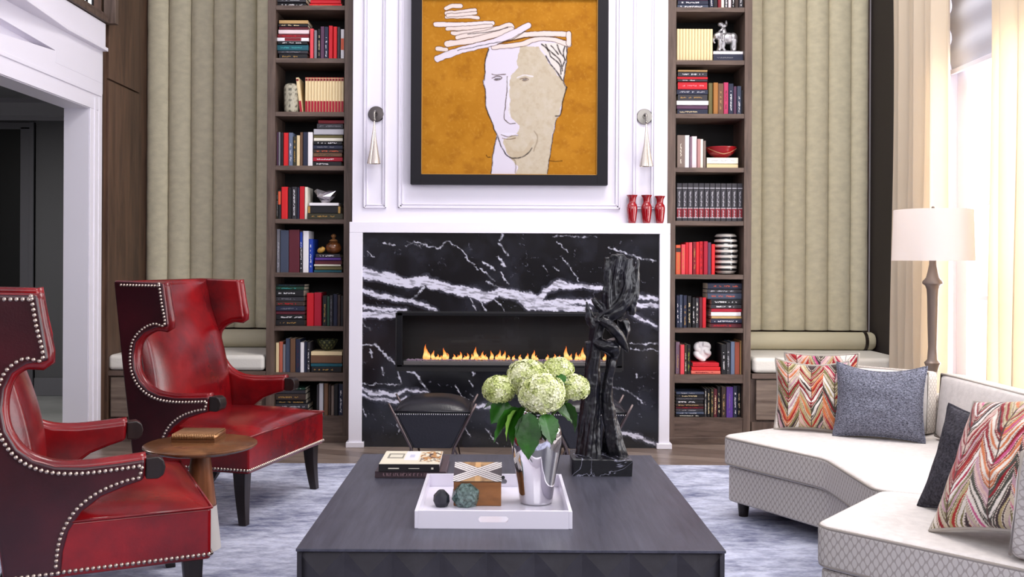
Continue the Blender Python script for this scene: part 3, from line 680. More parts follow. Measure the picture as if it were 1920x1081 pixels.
# ------------------------------------------------------------------ three red vases on the mantel
M_rg = mat('red_glass', (142, 10, 22), 0.08, spec=0.7, coat=0.5)
for k, (px, lab, s_) in enumerate(((1185, 'red glass vase on the mantel, first of three from the fireplace centre', 1), (1212, 'red glass vase on the mantel, middle one of the three', 1.0), (1237, 'red glass vase on the mantel, end one beside the bookcase', 0.97))):
    o = at(px, 417, YM + 0.04); b = MB(); r0 = 0.0355 * s_
    b.lathe([(r0 * .6, 0), (r0 * .68, .004), (r0 * .8, .03), (r0 * .98, .08), (r0 * 1.0, .105), (r0 * .9, .122), (r0 * .66, .134), (r0 * .62, .145), (r0 * .72, .165), (r0 * .98, .182), (r0 * 1.02, .186), (r0 * .96, .186), (r0 * .6, .165), (r0 * .5, .14)], n=28)
    v_ = b.build('red_vase', M_rg, None, auto=35); v_.location = (o.x, o.y, zt + 0.0005); v_.scale = (1, 1, s_)
    tag(v_, lab, 'vase', 'red vases on the mantel')
    MB().lathe([(r0 * .55, .18), (r0 * .5, .16), (r0 * .1, .158)], n=24, cap=False).build('mouth_shade', M_dark, v_)  # near-black sheet that paints in the shade inside the vase mouth

# ------------------------------------------------------------------ two black stools in front of the fire
M_bl = mat('black_leather', (24, 23, 30), 0.3, spec=0.5, bump=(90, 0.1))
M_brz = mat('aged_bronze', (104, 92, 92), 0.35, 0.9)
def stool(px, label):
    Yc = 5.68; zT = H - (786 - 492) * Yc / F; zN = H - (775 - 492) * (Yc - 0.2) / F
    o = at(px, 775, Yc); t = thing('footstool', label, 'stool', (o.x, Yc, 0.0), group='black leather stools in front of the fire')
    w = 0.215; dp = 0.2; t.location.z = 0.012; zN -= 0.012; zb_ = 0
    # domed cushion
    n = 22; g = np.linspace(-1, 1, n); GX, GY = np.meshgrid(g, g)
    Z = 0.075 * (1 - np.abs(GX) ** 2.6) ** 0.6 * (1 - np.abs(GY) ** 3) ** 0.5
    P = np.stack([GX * w * 1.0, GY * dp, zN + Z], -1); grid_obj('seat_cushion', M_bl, P, parent=t)
    b = MB(); b.tube([(-w, -dp, zN + .004), (w, -dp, zN + .004), (w, dp, zN + .004), (-w, dp, zN + .004)], 0.006, 6, closed=True); b.build('welt', M_bl, t, smooth=True)
    wb = w * 0.52; zb_ = zN - 0.215
    b = MB(); b.add([(-w, -dp, zN), (w, -dp, zN), (w, dp, zN), (-w, dp, zN), (-wb, -dp * .8, zb_), (wb, -dp * .8, zb_), (wb, dp * .8, zb_), (-wb, dp * .8, zb_)], [(0, 1, 2, 3), (7, 6, 5, 4), (0, 4, 5, 1), (1, 5, 6, 2), (2, 6, 7, 3), (3, 7, 4, 0)])
    b.build('upholstered_body', M_bl, t, bevel=0.012, segs=3)
    b = MB()
    for k in range(34): x = -w + 2 * w * (k + .5) / 34; b.ball((x, -dp - .002, zN - 0.012), .0042, 6, 4)
    o = b.build('nailhead_trim', M_silver, t, smooth=True); o['kind'] = 'stuff'
    for sx in (-1, 1):
        for sy in (-1, 1):
            b = MB(); b.tube([(sx * (w + .035), sy * dp * 1.0, zN + .05), (sx * (w + .003), sy * dp, zN - .012), (sx * (wb + .012), sy * dp * .88, zb_ + .01), (sx * wb * .86, sy * dp * .9, 0.005)], [.006, .008, .008, .006], 8)
            b.build('leg', M_brz, t, smooth=True)
        b = MB(); b.tube([(sx * (w + .003), -dp, zN - .012), (sx * (w + .003), dp, zN - .012)], .006, 8); b.tube([(sx * (wb + .01), -dp * .88, zb_ + .01), (sx * (wb + .05), 0, 0.01), (sx * (wb + .01), dp * .88, zb_ + .01)], .005, 8); b.build('side_rail', M_brz, t, smooth=True)
stool(815, 'black leather stool with nailheads in front of the fire, in full view')
stool(1098, 'black leather stool mostly hidden behind the flowers and dark sculpture')
# ------------------------------------------------------------------ bookcases and their contents
COLS = {'black': (24, 23, 27), 'charcoal': (50, 48, 54), 'navy': (34, 38, 60), 'slate': (62, 70, 90), 'blue grey': (96, 108, 132), 'royal blue': (30, 62, 160), 'teal': (26, 84, 98), 'dark green': (30, 62, 48),
        'olive': (104, 96, 58), 'dark olive': (52, 50, 36), 'yellow green': (138, 146, 50), 'red': (188, 22, 36), 'bright red': (206, 30, 36), 'dark red': (120, 22, 34), 'crimson': (160, 18, 44), 'maroon': (88, 30, 42), 'plum': (84, 52, 78),
        'magenta': (176, 52, 92), 'coral': (214, 70, 80), 'orange': (212, 92, 60), 'terracotta': (176, 92, 72), 'brown': (104, 74, 54), 'dark brown': (56, 42, 38), 'amber': (156, 104, 50), 'tan': (184, 150, 100), 'cream': (226, 204, 160),
        'ivory': (226, 220, 204), 'white': (232, 228, 232), 'pale pink': (226, 204, 208), 'light grey': (176, 174, 182), 'grey': (120, 118, 126), 'mauve': (126, 102, 118), 'dusty rose': (176, 130, 128), 'taupe': (122, 106, 98), 'purple': (84, 52, 132), 'salmon': (214, 104, 90), 'gold': (176, 136, 70), 'pink': (220, 130, 140), 'cyan': (60, 160, 160)}
def cm(c): return mat('cloth_' + c.replace(' ', '_'), COLS[c], 0.5, spec=0.35)
M_page = mat('page_block', (222, 210, 188), 0.8)
ORD = ['first', 'second', 'third', 'fourth', 'fifth', 'sixth', 'seventh', 'eighth', 'ninth', 'tenth', 'eleventh', 'twelfth', 'thirteenth', 'fourteenth', 'fifteenth', 'sixteenth']
rb = random.Random(11)
def book_mesh(w, h, d, c, mk, parts_at, tilt=0.0, flat=False, mat2=None, ends=None):
    """upright: w thickness (x), h height (z), spine at y=0; flat: rotated to lie down with spine to the front"""
    def tr(x, y, z): return (x, y, z) if not flat else (z - h / 2, y, w / 2 + x)   # flat: thickness -> z
    b = MB(); bt = min(0.002, w * .12); hw = w / 2; e = min(0.0035, w * .18)
    prof = [(-hw, 0.006), (-hw + e * .3, 0.002), (-hw + e, 0.0), (hw - e, 0.0), (hw - e * .3, 0.002), (hw, 0.006), (hw, d), (hw - bt, d), (hw - bt, 0.008), (-hw + bt, 0.008), (-hw + bt, d), (-hw, d)]
    n = len(prof)
    vs = [tr(x, y, 0.0) for x, y in prof] + [tr(x, y, h) for x, y in prof]
    fs = [(i, (i + 1) % n, n + (i + 1) % n, n + i) for i in range(n)]
    for base, rev in ((0, True), (n, False)):
        for q in ((0, 1, 2, 9), (9, 2, 3, 8), (8, 3, 4, 5), (0, 9, 10, 11), (8, 5, 6, 7)):
            q = tuple(base + k for k in q); fs.append(q[::-1] if rev else q)
    b.add(vs, fs)
    o = b.build('book', cm(c), None)
    b = MB(); vs = [tr(x, y, z) for x in (-hw + bt, hw - bt) for y in (0.009, d - .006) for z in (0.003, h - .003)]
    b.add(vs, [(0, 1, 3, 2), (4, 6, 7, 5), (0, 4, 5, 1), (2, 3, 7, 6), (0, 2, 6, 4), (1, 5, 7, 3)]); b.build('pages', M_page, o)
    def patch(z0, z1, x0, x1, m, nm, off=-0.0006):
        b = MB(); vs = [tr(x, y, z) for x in (x0, x1) for y in (off, 0.002) for z in (z0, z1)]
        b.add(vs, [(0, 1, 3, 2), (4, 6, 7, 5), (0, 4, 5, 1), (2, 3, 7, 6), (0, 2, 6, 4), (1, 5, 7, 3)]); return b.build(nm, m, o)
    for z0, z1, cc in (ends or []): patch(h * z0, h * z1, -hw + e * .6, hw - e * .6, cm(cc), 'spine_panel', -0.0004)
    if mk:
        b = MB(); lw = max(0.0012, min(w * 0.42, 0.011)); z = h * rb.uniform(0.08, 0.18); zend = h * rb.uniform(0.62, 0.92)
        while z < zend:
            L = rb.uniform(0.002, 0.006)
            x0 = -lw / 2 + rb.uniform(0, lw * .2); x1 = lw / 2 - rb.uniform(0, lw * .3)
            if rb.random() < 0.5: x0, x1 = (x0, x0 + (x1 - x0) * .55) if rb.random() < .5 else (x1 - (x1 - x0) * .55, x1)
            vs = [tr(x, y, zz) for x in (x0, x1) for y in (-0.0009, 0.002) for zz in (z, z + L)]
            b.add(vs, [(0, 1, 3, 2), (4, 6, 7, 5), (0, 4, 5, 1), (2, 3, 7, 6), (0, 2, 6, 4), (1, 5, 7, 3)])
            z += L + rb.uniform(0.001, 0.003)
            if rb.random() < 0.12: z += h * 0.08
        b.build('spine_lettering', cm(mk), o)
    return o

SHY = [11.5, 110.5, 211, 312, 412, 512.5, 613, 700.5, 781.5]
YBK = 6.49
def zline(y, Y=YF): return H - (y - CY) * Y / F
SZ = [zline(y) for y in SHY]
def bookcase(x0, x1, i0, i1, label):
    t = thing('bookcase', label, 'bookcase', ((x0 + x1) / 2, YF, 0)); c = t.location.x; D = 0.32
    for a, bb in ((x0, i0), (i1, x1)): MB().box(a - c, bb - c, 0, D, 0, 4.6).build('side_panel', M_case, t, bevel=0.002)
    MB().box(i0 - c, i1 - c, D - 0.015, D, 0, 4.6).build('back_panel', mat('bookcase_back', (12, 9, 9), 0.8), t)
    for k, z in enumerate(SZ + [SZ[0] + .355, SZ[0] + .71, SZ[0] + 1.065, SZ[0] + 1.42]):
        th = 0.031 if k not in (7,) else 0.056
        if k == 8: th = z - 0.02
        MB().box(i0 - c, i1 - c, 0.004, D - 0.015, z - th, z).build('plinth' if k == 8 else 'shelf', M_caseh, t, bevel=0.0015)
    MB().box(x0 - c, x1 - c, -0.008, 0.02, 0, 0.045).build('base_moulding', M_caseh, t, bevel=0.003)
LX0, LX1 = at(500, 400, YF).x, at(660, 400, YF).x - 0.0; LI0, LI1 = at(515, 400, YF).x, at(644.5, 400, YF).x
RX0, RX1 = at(1250, 400, YF).x, at(1409, 400, YF).x; RI0, RI1 = at(1266.5, 400, YF).x, at(1395, 400, YF).x
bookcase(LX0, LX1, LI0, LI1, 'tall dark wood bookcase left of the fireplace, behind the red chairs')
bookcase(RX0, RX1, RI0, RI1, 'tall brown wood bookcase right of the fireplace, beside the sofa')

SHN = ['top', 'second', 'third', 'fourth', 'fifth', 'sixth', 'seventh', 'eighth', 'ninth']
def place(o, x, y, z): o.location = (x, y, z)
def shelf_fill(side, s, up=(), stacks=(), same=None):
    zsft = SZ[s] + 0.0004; lim = (LI0 + .002, LI1 - .002) if side == 'left' else (RI0 + .002, RI1 - .002)
    nm = f"{SHN[s]} shelf of {side} bookcase"
    for i, it in enumerate(up):
        x0, x1, yt, c = it[:4]; mk = it[4] if len(it) > 4 else None; ends = it[5] if len(it) > 5 else None
        X0, X1 = at(x0, SHY[s], YBK).x, at(x1, SHY[s], YBK).x; X0 = max(X0, lim[0]); X1 = min(X1, lim[1])
        h = (SHY[s] - yt) * YBK / F - 0.002
        o = book_mesh(X1 - X0 - 0.0012, h, rb.uniform(.17, .2), c, mk, None, ends=ends); place(o, (X0 + X1) / 2, YBK + rb.uniform(-.008, .01), zsft)
        let = f" with {mk} lettering," if mk else ","
        tag(o, f"{c} book{let} standing {ORD[i]} from left, {nm}", 'book', f"upright books on the {SHN[s]} shelf, {side} bookcase")
    for si, st in enumerate(stacks):
        z = zsft; n = len(st); ys0 = st[-1][3]
        for k, it in enumerate(reversed(st)):
            x0, x1, y0, y1, c = it[:5]; mk = it[5] if len(it) > 5 else None; ends = it[6] if len(it) > 6 else None
            X0, X1 = at(x0, SHY[s], YBK).x, at(x1, SHY[s], YBK).x; X0 = max(X0, lim[0]); X1 = min(X1, lim[1])
            th = (y1 - y0) * YBK / F
            o = book_mesh(th - 0.0008, X1 - X0, rb.uniform(.17, .21), c, mk, None, flat=True, ends=ends); place(o, (X0 + X1) / 2, YBK + rb.uniform(-.006, .008), z); z += th
            let = f" with {mk} lettering," if mk else ","
            tag(o, f"{c} book{let} lying {ORD[n - 1 - k]} down in stack, {nm}", 'book', f"stacked books on the {SHN[s]} shelf, {side} bookcase")
    return z if stacks else zsft

# left bookcase
zs0 = shelf_fill('left', 0, [], [[(518, 574, -20, -6, 'charcoal', 'white'), (518, 574, -6, 3, 'charcoal', 'light grey'), (518, 573, 3, 11, 'black', 'white')]])
zz = SZ[0] + .0004
for k, (x0, x1, y0, y1, c, mk) in enumerate([(580, 641, 6, 12, 'bright red', 'orange'), (582, 639, -1, 6, 'red', None), (584, 636, -10, -1, 'bright red', None)]):
    X0, X1 = at(x0, 8, YBK).x, at(x1, 8, YBK).x; th = (y1 - y0) * YBK / F
    o = book_mesh(th - .0008, X1 - X0, .2, c, mk, None, flat=True); place(o, (X0 + X1) / 2, YBK, zz); zz += th
    tag(o, ['red book with orange lettering, bottom of the red stack, top shelf, left bookcase', 'plain red book, middle of the red stack, top shelf, left bookcase', 'red book on top of the red stack, top shelf, left bookcase'][k], 'book', 'red books stacked on the top shelf, left bookcase')
shelf_fill('left', 1, [(581, 588, 53, 'coral'), (589, 594, 56, 'grey'), (595, 601, 53, 'black', 'cream'), (601, 608, 49, 'plum'), (608, 615.5, 49, 'navy', 'white'), (616, 623.5, 47, 'red'), (624, 631.5, 48, 'bright red'), (632, 637.5, 49, 'charcoal'), (638, 645, 53, 'white', None, [(.32, .7, 'orange')])],
           [[(523, 577, 36, 43, 'tan'), (522, 577, 43, 49, 'black', 'cream'), (523, 578, 49, 54, 'maroon'), (522, 579, 54, 62, 'pale pink'), (520, 579, 62, 69, 'dark red', 'red'), (519, 579, 69, 76, 'white', None, [(.24, .76, 'dark red')]), (521, 576, 76, 82, 'black', 'white'), (519, 578, 82, 93, 'teal', 'cyan'), (521, 577, 93, 99, 'charcoal', 'grey'), (523, 576, 99, 109.5, 'black', 'gold')]])
# matching cream and red volumes
def matching(side, s, xs, yt, c, label, group, mk=None, ends=None, cat='book'):
    zsft = SZ[s] + .0004; src = None
    for i_, (x0, x1) in enumerate(zip(xs[:-1], xs[1:])):
        X0, X1 = at(x0, SHY[s], YBK).x, at(x1, SHY[s], YBK).x
        if src is None:
            src = book_mesh(X1 - X0 - .0008, (SHY[s] - yt) * YBK / F - .002, .17, c, mk, None, ends=ends); o = src
        else:
            o = src.copy(); C.objects.link(o)
            for ch in [q for q in src.children]:
                d = ch.copy(); C.objects.link(d); d.parent = o
        place(o, (X0 + X1) / 2, YBK + .002, zsft); tag(o, label.replace('#', ORD[i_] + ' from left'), cat, group)
matching('left', 2, list(np.linspace(571.5, 644.5, 14)), 144.5, 'cream', 'slim cream book with red lower spine, # in the matching row, left bookcase', 'matching cream and red books', None, [(0.0, .33, 'crimson'), (.9, .97, 'dark red'), (.985, 1.0, 'red')])
o = book_mesh(.020, .236, .17, 'cream', None, None, ends=[(0.0, .33, 'crimson'), (.9, .96, 'dark red')]); p_ = at(566.5, 210, YBK); o.location = (p_.x - .006, YBK, SZ[2] + .0022); o.rotation_euler = (0, math.radians(-7), 0)
tag(o, 'cream book with red lower spine leaning away from the matching row, left bookcase', 'book', 'leaning cream and red book')
shelf_fill('left', 3, [(517, 522, 248, 'plum'), (522, 525.5, 248, 'grey'), (525.5, 531, 249, 'black'), (531, 541, 249, 'bright red'), (541, 549, 249, 'blue grey', 'white'), (549, 556, 256, 'dark olive', 'gold'), (556, 562, 254, 'cream'), (562, 568, 248, 'brown'), (568, 577, 248, 'navy'), (577, 586, 248, 'white')],
           [[(596, 644, 224, 231, 'dark red'), (594, 643, 231, 241, 'charcoal', 'grey'), (588, 644, 241, 252, 'light grey'), (588, 642, 252, 257.5, 'olive'), (588, 642, 257.5, 264, 'ivory'), (588, 641, 264, 271, 'black', 'white'), (587, 642, 271, 279, 'navy', 'grey'), (588, 642, 279, 286, 'dark brown', 'orange'), (588, 641, 286, 293.5, 'brown', 'dark olive'), (587, 642, 293.5, 302, 'crimson', 'white'), (587, 640, 302, 311, 'black', 'white')]])
zb4 = shelf_fill('left', 4, [(516, 521, 358, 'dark olive', 'light grey'), (521, 527, 357, 'black', None, [(.5, .95, 'orange')]), (527, 539, 351, 'bright red'), (539, 547, 352, 'black'), (547, 556, 351, 'charcoal', 'white'), (556, 561, 352, 'navy'), (561, 570, 350, 'red'), (570.5, 576, 351, 'ivory')],
                 [[(580, 635, 380, 386, 'white'), (577, 638, 386, 400, 'black', None, [(0, .07, 'gold'), (.93, 1, 'gold')]), (577, 643, 400, 411, 'dark olive', 'gold')]])
zb5 = shelf_fill('left', 5, [(516, 525, 431, 'grey', 'light grey'), (525, 541, 433, 'slate'), (541, 561, 432, 'maroon'), (561, 567, 434, 'charcoal', 'white', [(.6, .97, 'royal blue')]), (567, 578, 434, 'white'), (578, 586, 449, 'royal blue', 'white')],
                 [[(592, 637, 478, 485, 'charcoal', 'white'), (591, 639, 485, 490, 'purple'), (590, 640, 490, 497.5, 'maroon'), (589, 639, 497.5, 501, 'ivory'), (590, 640, 501, 508, 'olive'), (588.5, 640, 508, 513, 'teal')]])
shelf_fill('left', 6, [(575, 588, 551, 'red'), (588, 602, 550, 'crimson'), (604, 613, 556, 'black', 'gold'), (613, 618, 557, 'dark green'), (618, 624, 555, 'charcoal', 'grey'), (624, 632, 553, 'navy'), (632, 638, 554, 'dark brown'), (638, 643.5, 556, 'black')],
           [[(517, 570, 534, 538.5, 'black', 'teal'), (517, 570, 538.5, 545, 'dark green', 'cyan'), (516, 569, 545, 557, 'black', 'white'), (516, 569, 557, 566.5, 'charcoal', 'grey'), (516, 569, 566.5, 575, 'dark brown', 'red'), (516, 571, 575, 584.5, 'navy', 'grey'), (516, 571, 584.5, 591, 'maroon'), (517, 570, 591, 601, 'black', 'white'), (517, 571, 601, 612, 'black', 'gold')]])
zb7 = shelf_fill('left', 7, [(516, 523, 645, 'cream'), (523, 530, 643, 'terracotta'), (530, 535, 648, 'grey'), (535, 544, 637, 'slate'), (544, 554, 637, 'brown'), (554, 563, 638, 'navy', 'maroon'), (563, 570, 644, 'white'), (570, 575, 643, 'navy'), (575, 581, 644, 'charcoal', 'white')],
                 [[(583, 641, 662, 670, 'cream'), (583, 641, 670, 684, 'brown'), (583, 641, 684, 690.5, 'teal'), (584, 640, 690.5, 701, 'black', 'gold')]])
shelf_fill('left', 8, [(593, 598, 724, 'charcoal'), (598, 606, 721, 'light grey'), (607, 615, 721, 'brown'), (615, 620, 724, 'dark brown'), (620, 626, 726, 'taupe'), (626, 634, 723, 'black'), (634, 643.5, 722, 'navy', 'white')],
           [[(517, 572, 730, 734.5, 'dark green', 'white'), (517, 572, 734.5, 742, 'charcoal'), (517, 573, 742, 753.5, 'dark brown', 'gold'), (517, 573, 753.5, 761, 'black', 'gold'), (517, 577, 761, 770, 'charcoal', 'light grey'), (517, 578, 770, 781.5, 'black', 'white')]])
# right bookcase
shelf_fill('right', 0, [(1330, 1338, -20, 'navy', 'white'), (1338, 1346, -20, 'black'), (1346, 1352, -18, 'dark red'), (1352, 1358, -20, 'ivory'), (1358, 1366, -22, 'charcoal', 'white'), (1366, 1372, -20, 'pale pink'), (1372, 1378, -20, 'black', 'white'), (1378, 1385, -19, 'dark brown'), (1385, 1394, -21, 'charcoal', 'white')],
           [[(1271, 1328, -12, -4, 'plum'), (1271, 1328, -4, 4, 'navy', 'white'), (1270, 1328, 4, 11.5, 'slate', 'white')]])
matching('right', 1, list(np.linspace(1269, 1336.5, 13)), 49.5, 'cream', 'plain cream paperback, # in the matching row, second shelf, right bookcase', 'matching cream paperbacks', None, None)
zr1 = shelf_fill('right', 1, [], [[(1337.5, 1395, 91.5, 97.5, 'white'), (1337.5, 1395, 97.5, 110.5, 'navy', 'grey')]])
shelf_fill('right', 2, [(1329, 1337, 151, 'olive'), (1337, 1346, 151, 'amber'), (1346, 1357, 152, 'brown', 'tan'), (1357, 1366, 150, 'magenta', 'maroon'), (1366, 1376, 152, 'navy', 'white'), (1376, 1382, 157, 'plum'), (1382, 1390, 157, 'slate', 'white'), (1390, 1395, 165, 'charcoal')],
           [[(1271, 1326, 127, 131, 'tan'), (1271, 1326, 131, 140, 'charcoal', 'white'), (1270, 1327, 140, 145, 'red'), (1270, 1326, 145, 149.5, 'charcoal', 'white'), (1271, 1326, 149.5, 164, 'red', 'pink'), (1269, 1327, 164, 173.5, 'navy', 'light grey'), (1271, 1326, 173.5, 185, 'charcoal', 'gold'), (1268.5, 1328, 185, 193.5, 'white'), (1269, 1327, 193.5, 201, 'plum'), (1270, 1327, 201, 211, 'navy', 'cream')]])
zr3 = shelf_fill('right', 3, [(1269, 1284, 250, 'taupe', 'ivory'), (1284, 1293, 250, 'white'), (1293, 1297, 253, 'mauve'), (1297, 1307, 252, 'pale pink'), (1307, 1313, 257, 'dusty rose'), (1313, 1319, 257, 'ivory'), (1319, 1324, 260, 'taupe')],
                 [[(1325.5, 1384, 292, 304, 'ivory', 'light grey'), (1325.5, 1384, 304, 312, 'cream')]])
matching('right', 4, list(np.linspace(1268.5, 1392.6, 13)), 340.5, 'charcoal', 'black volume with dark red band, # in the matching set, right bookcase', 'matching black and red volumes', 'light grey', [(.08, .1, 'light grey'), (.10, .33, 'dark red'), (.33, .35, 'light grey'), (.86, .88, 'light grey')])
shelf_fill('right', 5, [(1267, 1277, 457, 'orange', 'gold', [(.76, .9, 'dark brown')]), (1277, 1285, 456, 'coral', 'gold'), (1285, 1291, 452, 'red'), (1291, 1298, 452, 'coral'), (1298.5, 1305, 451, 'dark red', 'gold'), (1305, 1311.5, 451, 'bright red'), (1311.5, 1319, 450, 'red', 'dark red'), (1319, 1327, 450, 'crimson'), (1327, 1334, 452, 'plum'), (1334, 1341, 455, 'bright red')])
shelf_fill('right', 6, [(1268, 1274, 552, 'navy', 'white'), (1274, 1281, 551, 'slate', 'light grey'), (1281, 1288, 552, 'navy', 'gold'), (1289, 1297, 553, 'black', 'cream'), (1298, 1304, 556, 'black', 'white'), (1304, 1311, 557, 'charcoal', 'ivory'), (1311, 1317, 556, 'maroon'), (1317, 1324.5, 556, 'red')],
           [[(1327, 1391, 529, 540.5, 'navy', 'orange'), (1326, 1391, 540.5, 548, 'charcoal', 'light grey'), (1327, 1392, 548, 559.5, 'slate', 'orange'), (1334, 1390, 559.5, 569.5, 'black', 'white'), (1333, 1390, 569.5, 577, 'charcoal', 'white'), (1334, 1391, 577, 583.5, 'crimson'), (1333, 1389, 583.5, 591, 'white'), (1334, 1390, 591, 596, 'tan'), (1333, 1391, 596, 604.5, 'navy', 'white'), (1333, 1391, 604.5, 613, 'maroon', 'red')]])
zr7 = shelf_fill('right', 7, [(1267, 1275, 640, 'mauve', 'tan'), (1275, 1283, 645, 'coral'), (1283, 1288, 645, 'dark olive', 'ivory'), (1288, 1295, 645, 'black', 'yellow green'), (1352, 1362, 644, 'black', 'white'), (1362, 1370, 641, 'charcoal', 'light grey'), (1370, 1378, 639, 'blue grey'), (1378, 1387.5, 640, 'terracotta'), (1388, 1393.5, 637, 'tan')], [])
zz = SZ[7] + .0004
for k, (x0, x1, y0, y1, c) in enumerate([(1296, 1351, 694, 700.5, 'salmon'), (1297, 1350.5, 687, 694, 'bright red'), (1299, 1348, 679, 687, 'red')]):
    X0, X1 = at(x0, 690, YBK).x, at(x1, 690, YBK).x; th = (y1 - y0) * YBK / F
    o = book_mesh(th - .0008, X1 - X0, .18, c, 'dark red' if k == 0 else None, None, flat=True); place(o, (X0 + X1) / 2, YBK, zz); zz += th
    tag(o, ['salmon red book at the bottom of the stack under the white knot sculpture', 'bright red book in the middle of the stack under the white knot sculpture', 'red book directly under the white knot sculpture, right bookcase'][k], 'book', 'red books under the white sculpture')
zr7 = zz
shelf_fill('right', 8, [(1321, 1326, 728, 'charcoal', 'ivory'), (1326, 1332, 728, 'black', 'cream'), (1332, 1338, 728, 'dark olive', 'tan'), (1338, 1345, 728, 'maroon', 'cream'), (1345, 1352, 724, 'black', 'cream'), (1352, 1361, 724, 'dark brown', 'tan'), (1361, 1374, 724, 'purple', 'mauve'), (1374, 1383, 722, 'navy', 'white'), (1383, 1393, 722, 'black', 'cream')],
           [[(1267.5, 1319.5, 734, 739, 'slate', 'light grey'), (1267.5, 1319, 739, 745, 'black', 'cream'), (1267.5, 1319.5, 745, 750, 'charcoal', 'grey'), (1267.5, 1318.5, 750, 756.5, 'black', 'white'), (1267.5, 1319, 756.5, 762, 'dark brown', 'tan'), (1267.5, 1319.5, 762, 766.5, 'maroon', 'red'), (1267.5, 1319, 766.5, 771.5, 'charcoal', 'light grey'), (1267.5, 1319.5, 771.5, 776.5, 'slate', 'light grey'), (1267.5, 1319.5, 776.5, 781.5, 'black', 'ivory')]])

# ------------------------------------------------------------------ ornaments on the shelves
def ceramic_attr_lathe(name, prof, n, m, colfn, loc):
    pr = smooth_path(prof, 6); nz_ = len(pr); P = np.zeros((nz_, n + 1, 3)); A_ = np.zeros((nz_, n + 1)); Zt = np.zeros((nz_, n + 1))
    for i, (r, z) in enumerate(pr):
        for k in range(n + 1):
            a = 2 * PI * k / n; P[i, k] = (r * math.cos(a), r * math.sin(a), z); A_[i, k] = a; Zt[i, k] = z
    o = grid_obj(name, m, P, colfn(A_, Zt)); o.location = loc; return o
def jar_cols(A_, Z):
    c = np.ones(A_.shape + (3,)) * s2l((176, 170, 150))
    g = (np.sin(A_ * 7) > 0.1) & (np.sin(Z * 2 * PI / .036) > 0.1) & (fbm(A_ * 30, Z * 900, .2, 3, 2) > .42)
    c = mixc(c, (66, 64, 58), g * .85); return mixc(c, (120, 116, 100), (fbm(A_ * 60, Z * 900, .1, 8) > .6) * .5)
p_ = at(545, 210, YBK); 
o = ceramic_attr_lathe('patterned_jar', [(.036, 0), (.045, .003), (.049, .03), (.0505, .09), (.052, .14), (.05, .175), (.04, .192), (.02, .199), (.001, .2)], 72, attr_mat('glazed_jar', .35), jar_cols, (p_.x, YBK + .03, SZ[2] + .0006)); tag(o, 'grey cylindrical jar with dark geometric pattern beside the cream books', 'jar')
# faceted glass bowl
p_ = at(607, 380, YBK); b = MB(); n = 7
rings = [(.022, 0), (.034, .02), (.056, .045), (.075, .085)]
for i, (r, z) in enumerate(rings): b.v += [(r * math.cos(2 * PI * (k + .5 * (i % 2)) / n) * 1.05, r * math.sin(2 * PI * (k + .5 * (i % 2)) / n) * .8, z + (.012 * math.sin(k * 2.1) if i == 3 else 0)) for k in range(n)]
for i in range(3):
    for k in range(n):
        j = (k + 1) % n; a0, a1, b0, b1 = i * n + k, i * n + j, (i + 1) * n + k, (i + 1) * n + j
        for f in (((a0, a1, b0), (a1, b1, b0)) if i % 2 else ((a0, a1, b1), (a0, b1, b0))): b.f.append(f); b.mi.append(0)
b.f.append(tuple(range(n))[::-1]); b.mi.append(0)
o = b.build('faceted_bowl', mat('faceted_silver', (196, 190, 200), .12, .9), None); md = o.modifiers.new('th', 'SOLIDIFY'); md.thickness = .004
o.location = (p_.x, YBK + .075, zb4 + .001); tag(o, 'silver faceted bowl standing on books, fifth shelf of left bookcase', 'bowl')
# brown lidded gourd and yellow shell
p_ = at(622, 478, YBK)
t = thing('lidded_gourd', 'brown polished gourd jar with knob lid on books, left bookcase', 'jar', (p_.x, YBK + .07, zb5 + .0008))
MB().lathe(smooth_path([(.022, 0), (.046, .014), (.055, .038), (.048, .062), (.03, .078), (.024, .084)], 4), n=28).build('body', mat('gourd_brown', (112, 66, 34), .25, coat=.4, vary=(18, .3)), t, smooth=True)
MB().lathe(smooth_path([(.026, .084), (.03, .09), (.016, .1), (.009, .106), (.016, .116), (.017, .126), (.008, .134), (.001, .136)], 4), n=24).build('lid', mat('gourd_lid', (150, 104, 62), .3), t, smooth=True)
p_ = at(599, 478, YBK); b = MB()
b.tube(smooth_path([(-.02, 0, .012), (-.008, 0, .022), (.008, 0, .03), (.018, 0, .046)], 5), [.010 + .01 * math.sin(q / 15 * PI) for q in range(16)], 12)
o = b.build('yellow_shell', mat('yellow_horn', (196, 150, 66), .35, vary=(30, .2)), None, smooth=True); o.location = (p_.x + .004, YBK + .035, zb5 - .0005); tag(o, 'small curved yellow shell beside the brown gourd jar', 'shell')
# green patterned bowl
def gb(A_, Z):
    c = np.ones(A_.shape + (3,)) * s2l((44, 50, 38)); return mixc(c, (122, 122, 74), ((np.sin(A_ * 12 + Z * 160) > .2) & (np.sin(A_ * 12 - Z * 160) > -.3)) * .9)
p_ = at(610, 662, YBK)
o = ceramic_attr_lathe('patterned_bowl', [(.001, .004), (.024, .0), (.028, .004), (.045, .02), (.064, .05), (.072, .072), (.069, .072), (.056, .045), (.03, .018), (.001, .012)], 72, attr_mat('olive_bowl', .35), gb, (p_.x, YBK + .075, zb7 + .001)); tag(o, 'small olive green patterned bowl on books, eighth shelf of left bookcase', 'bowl')
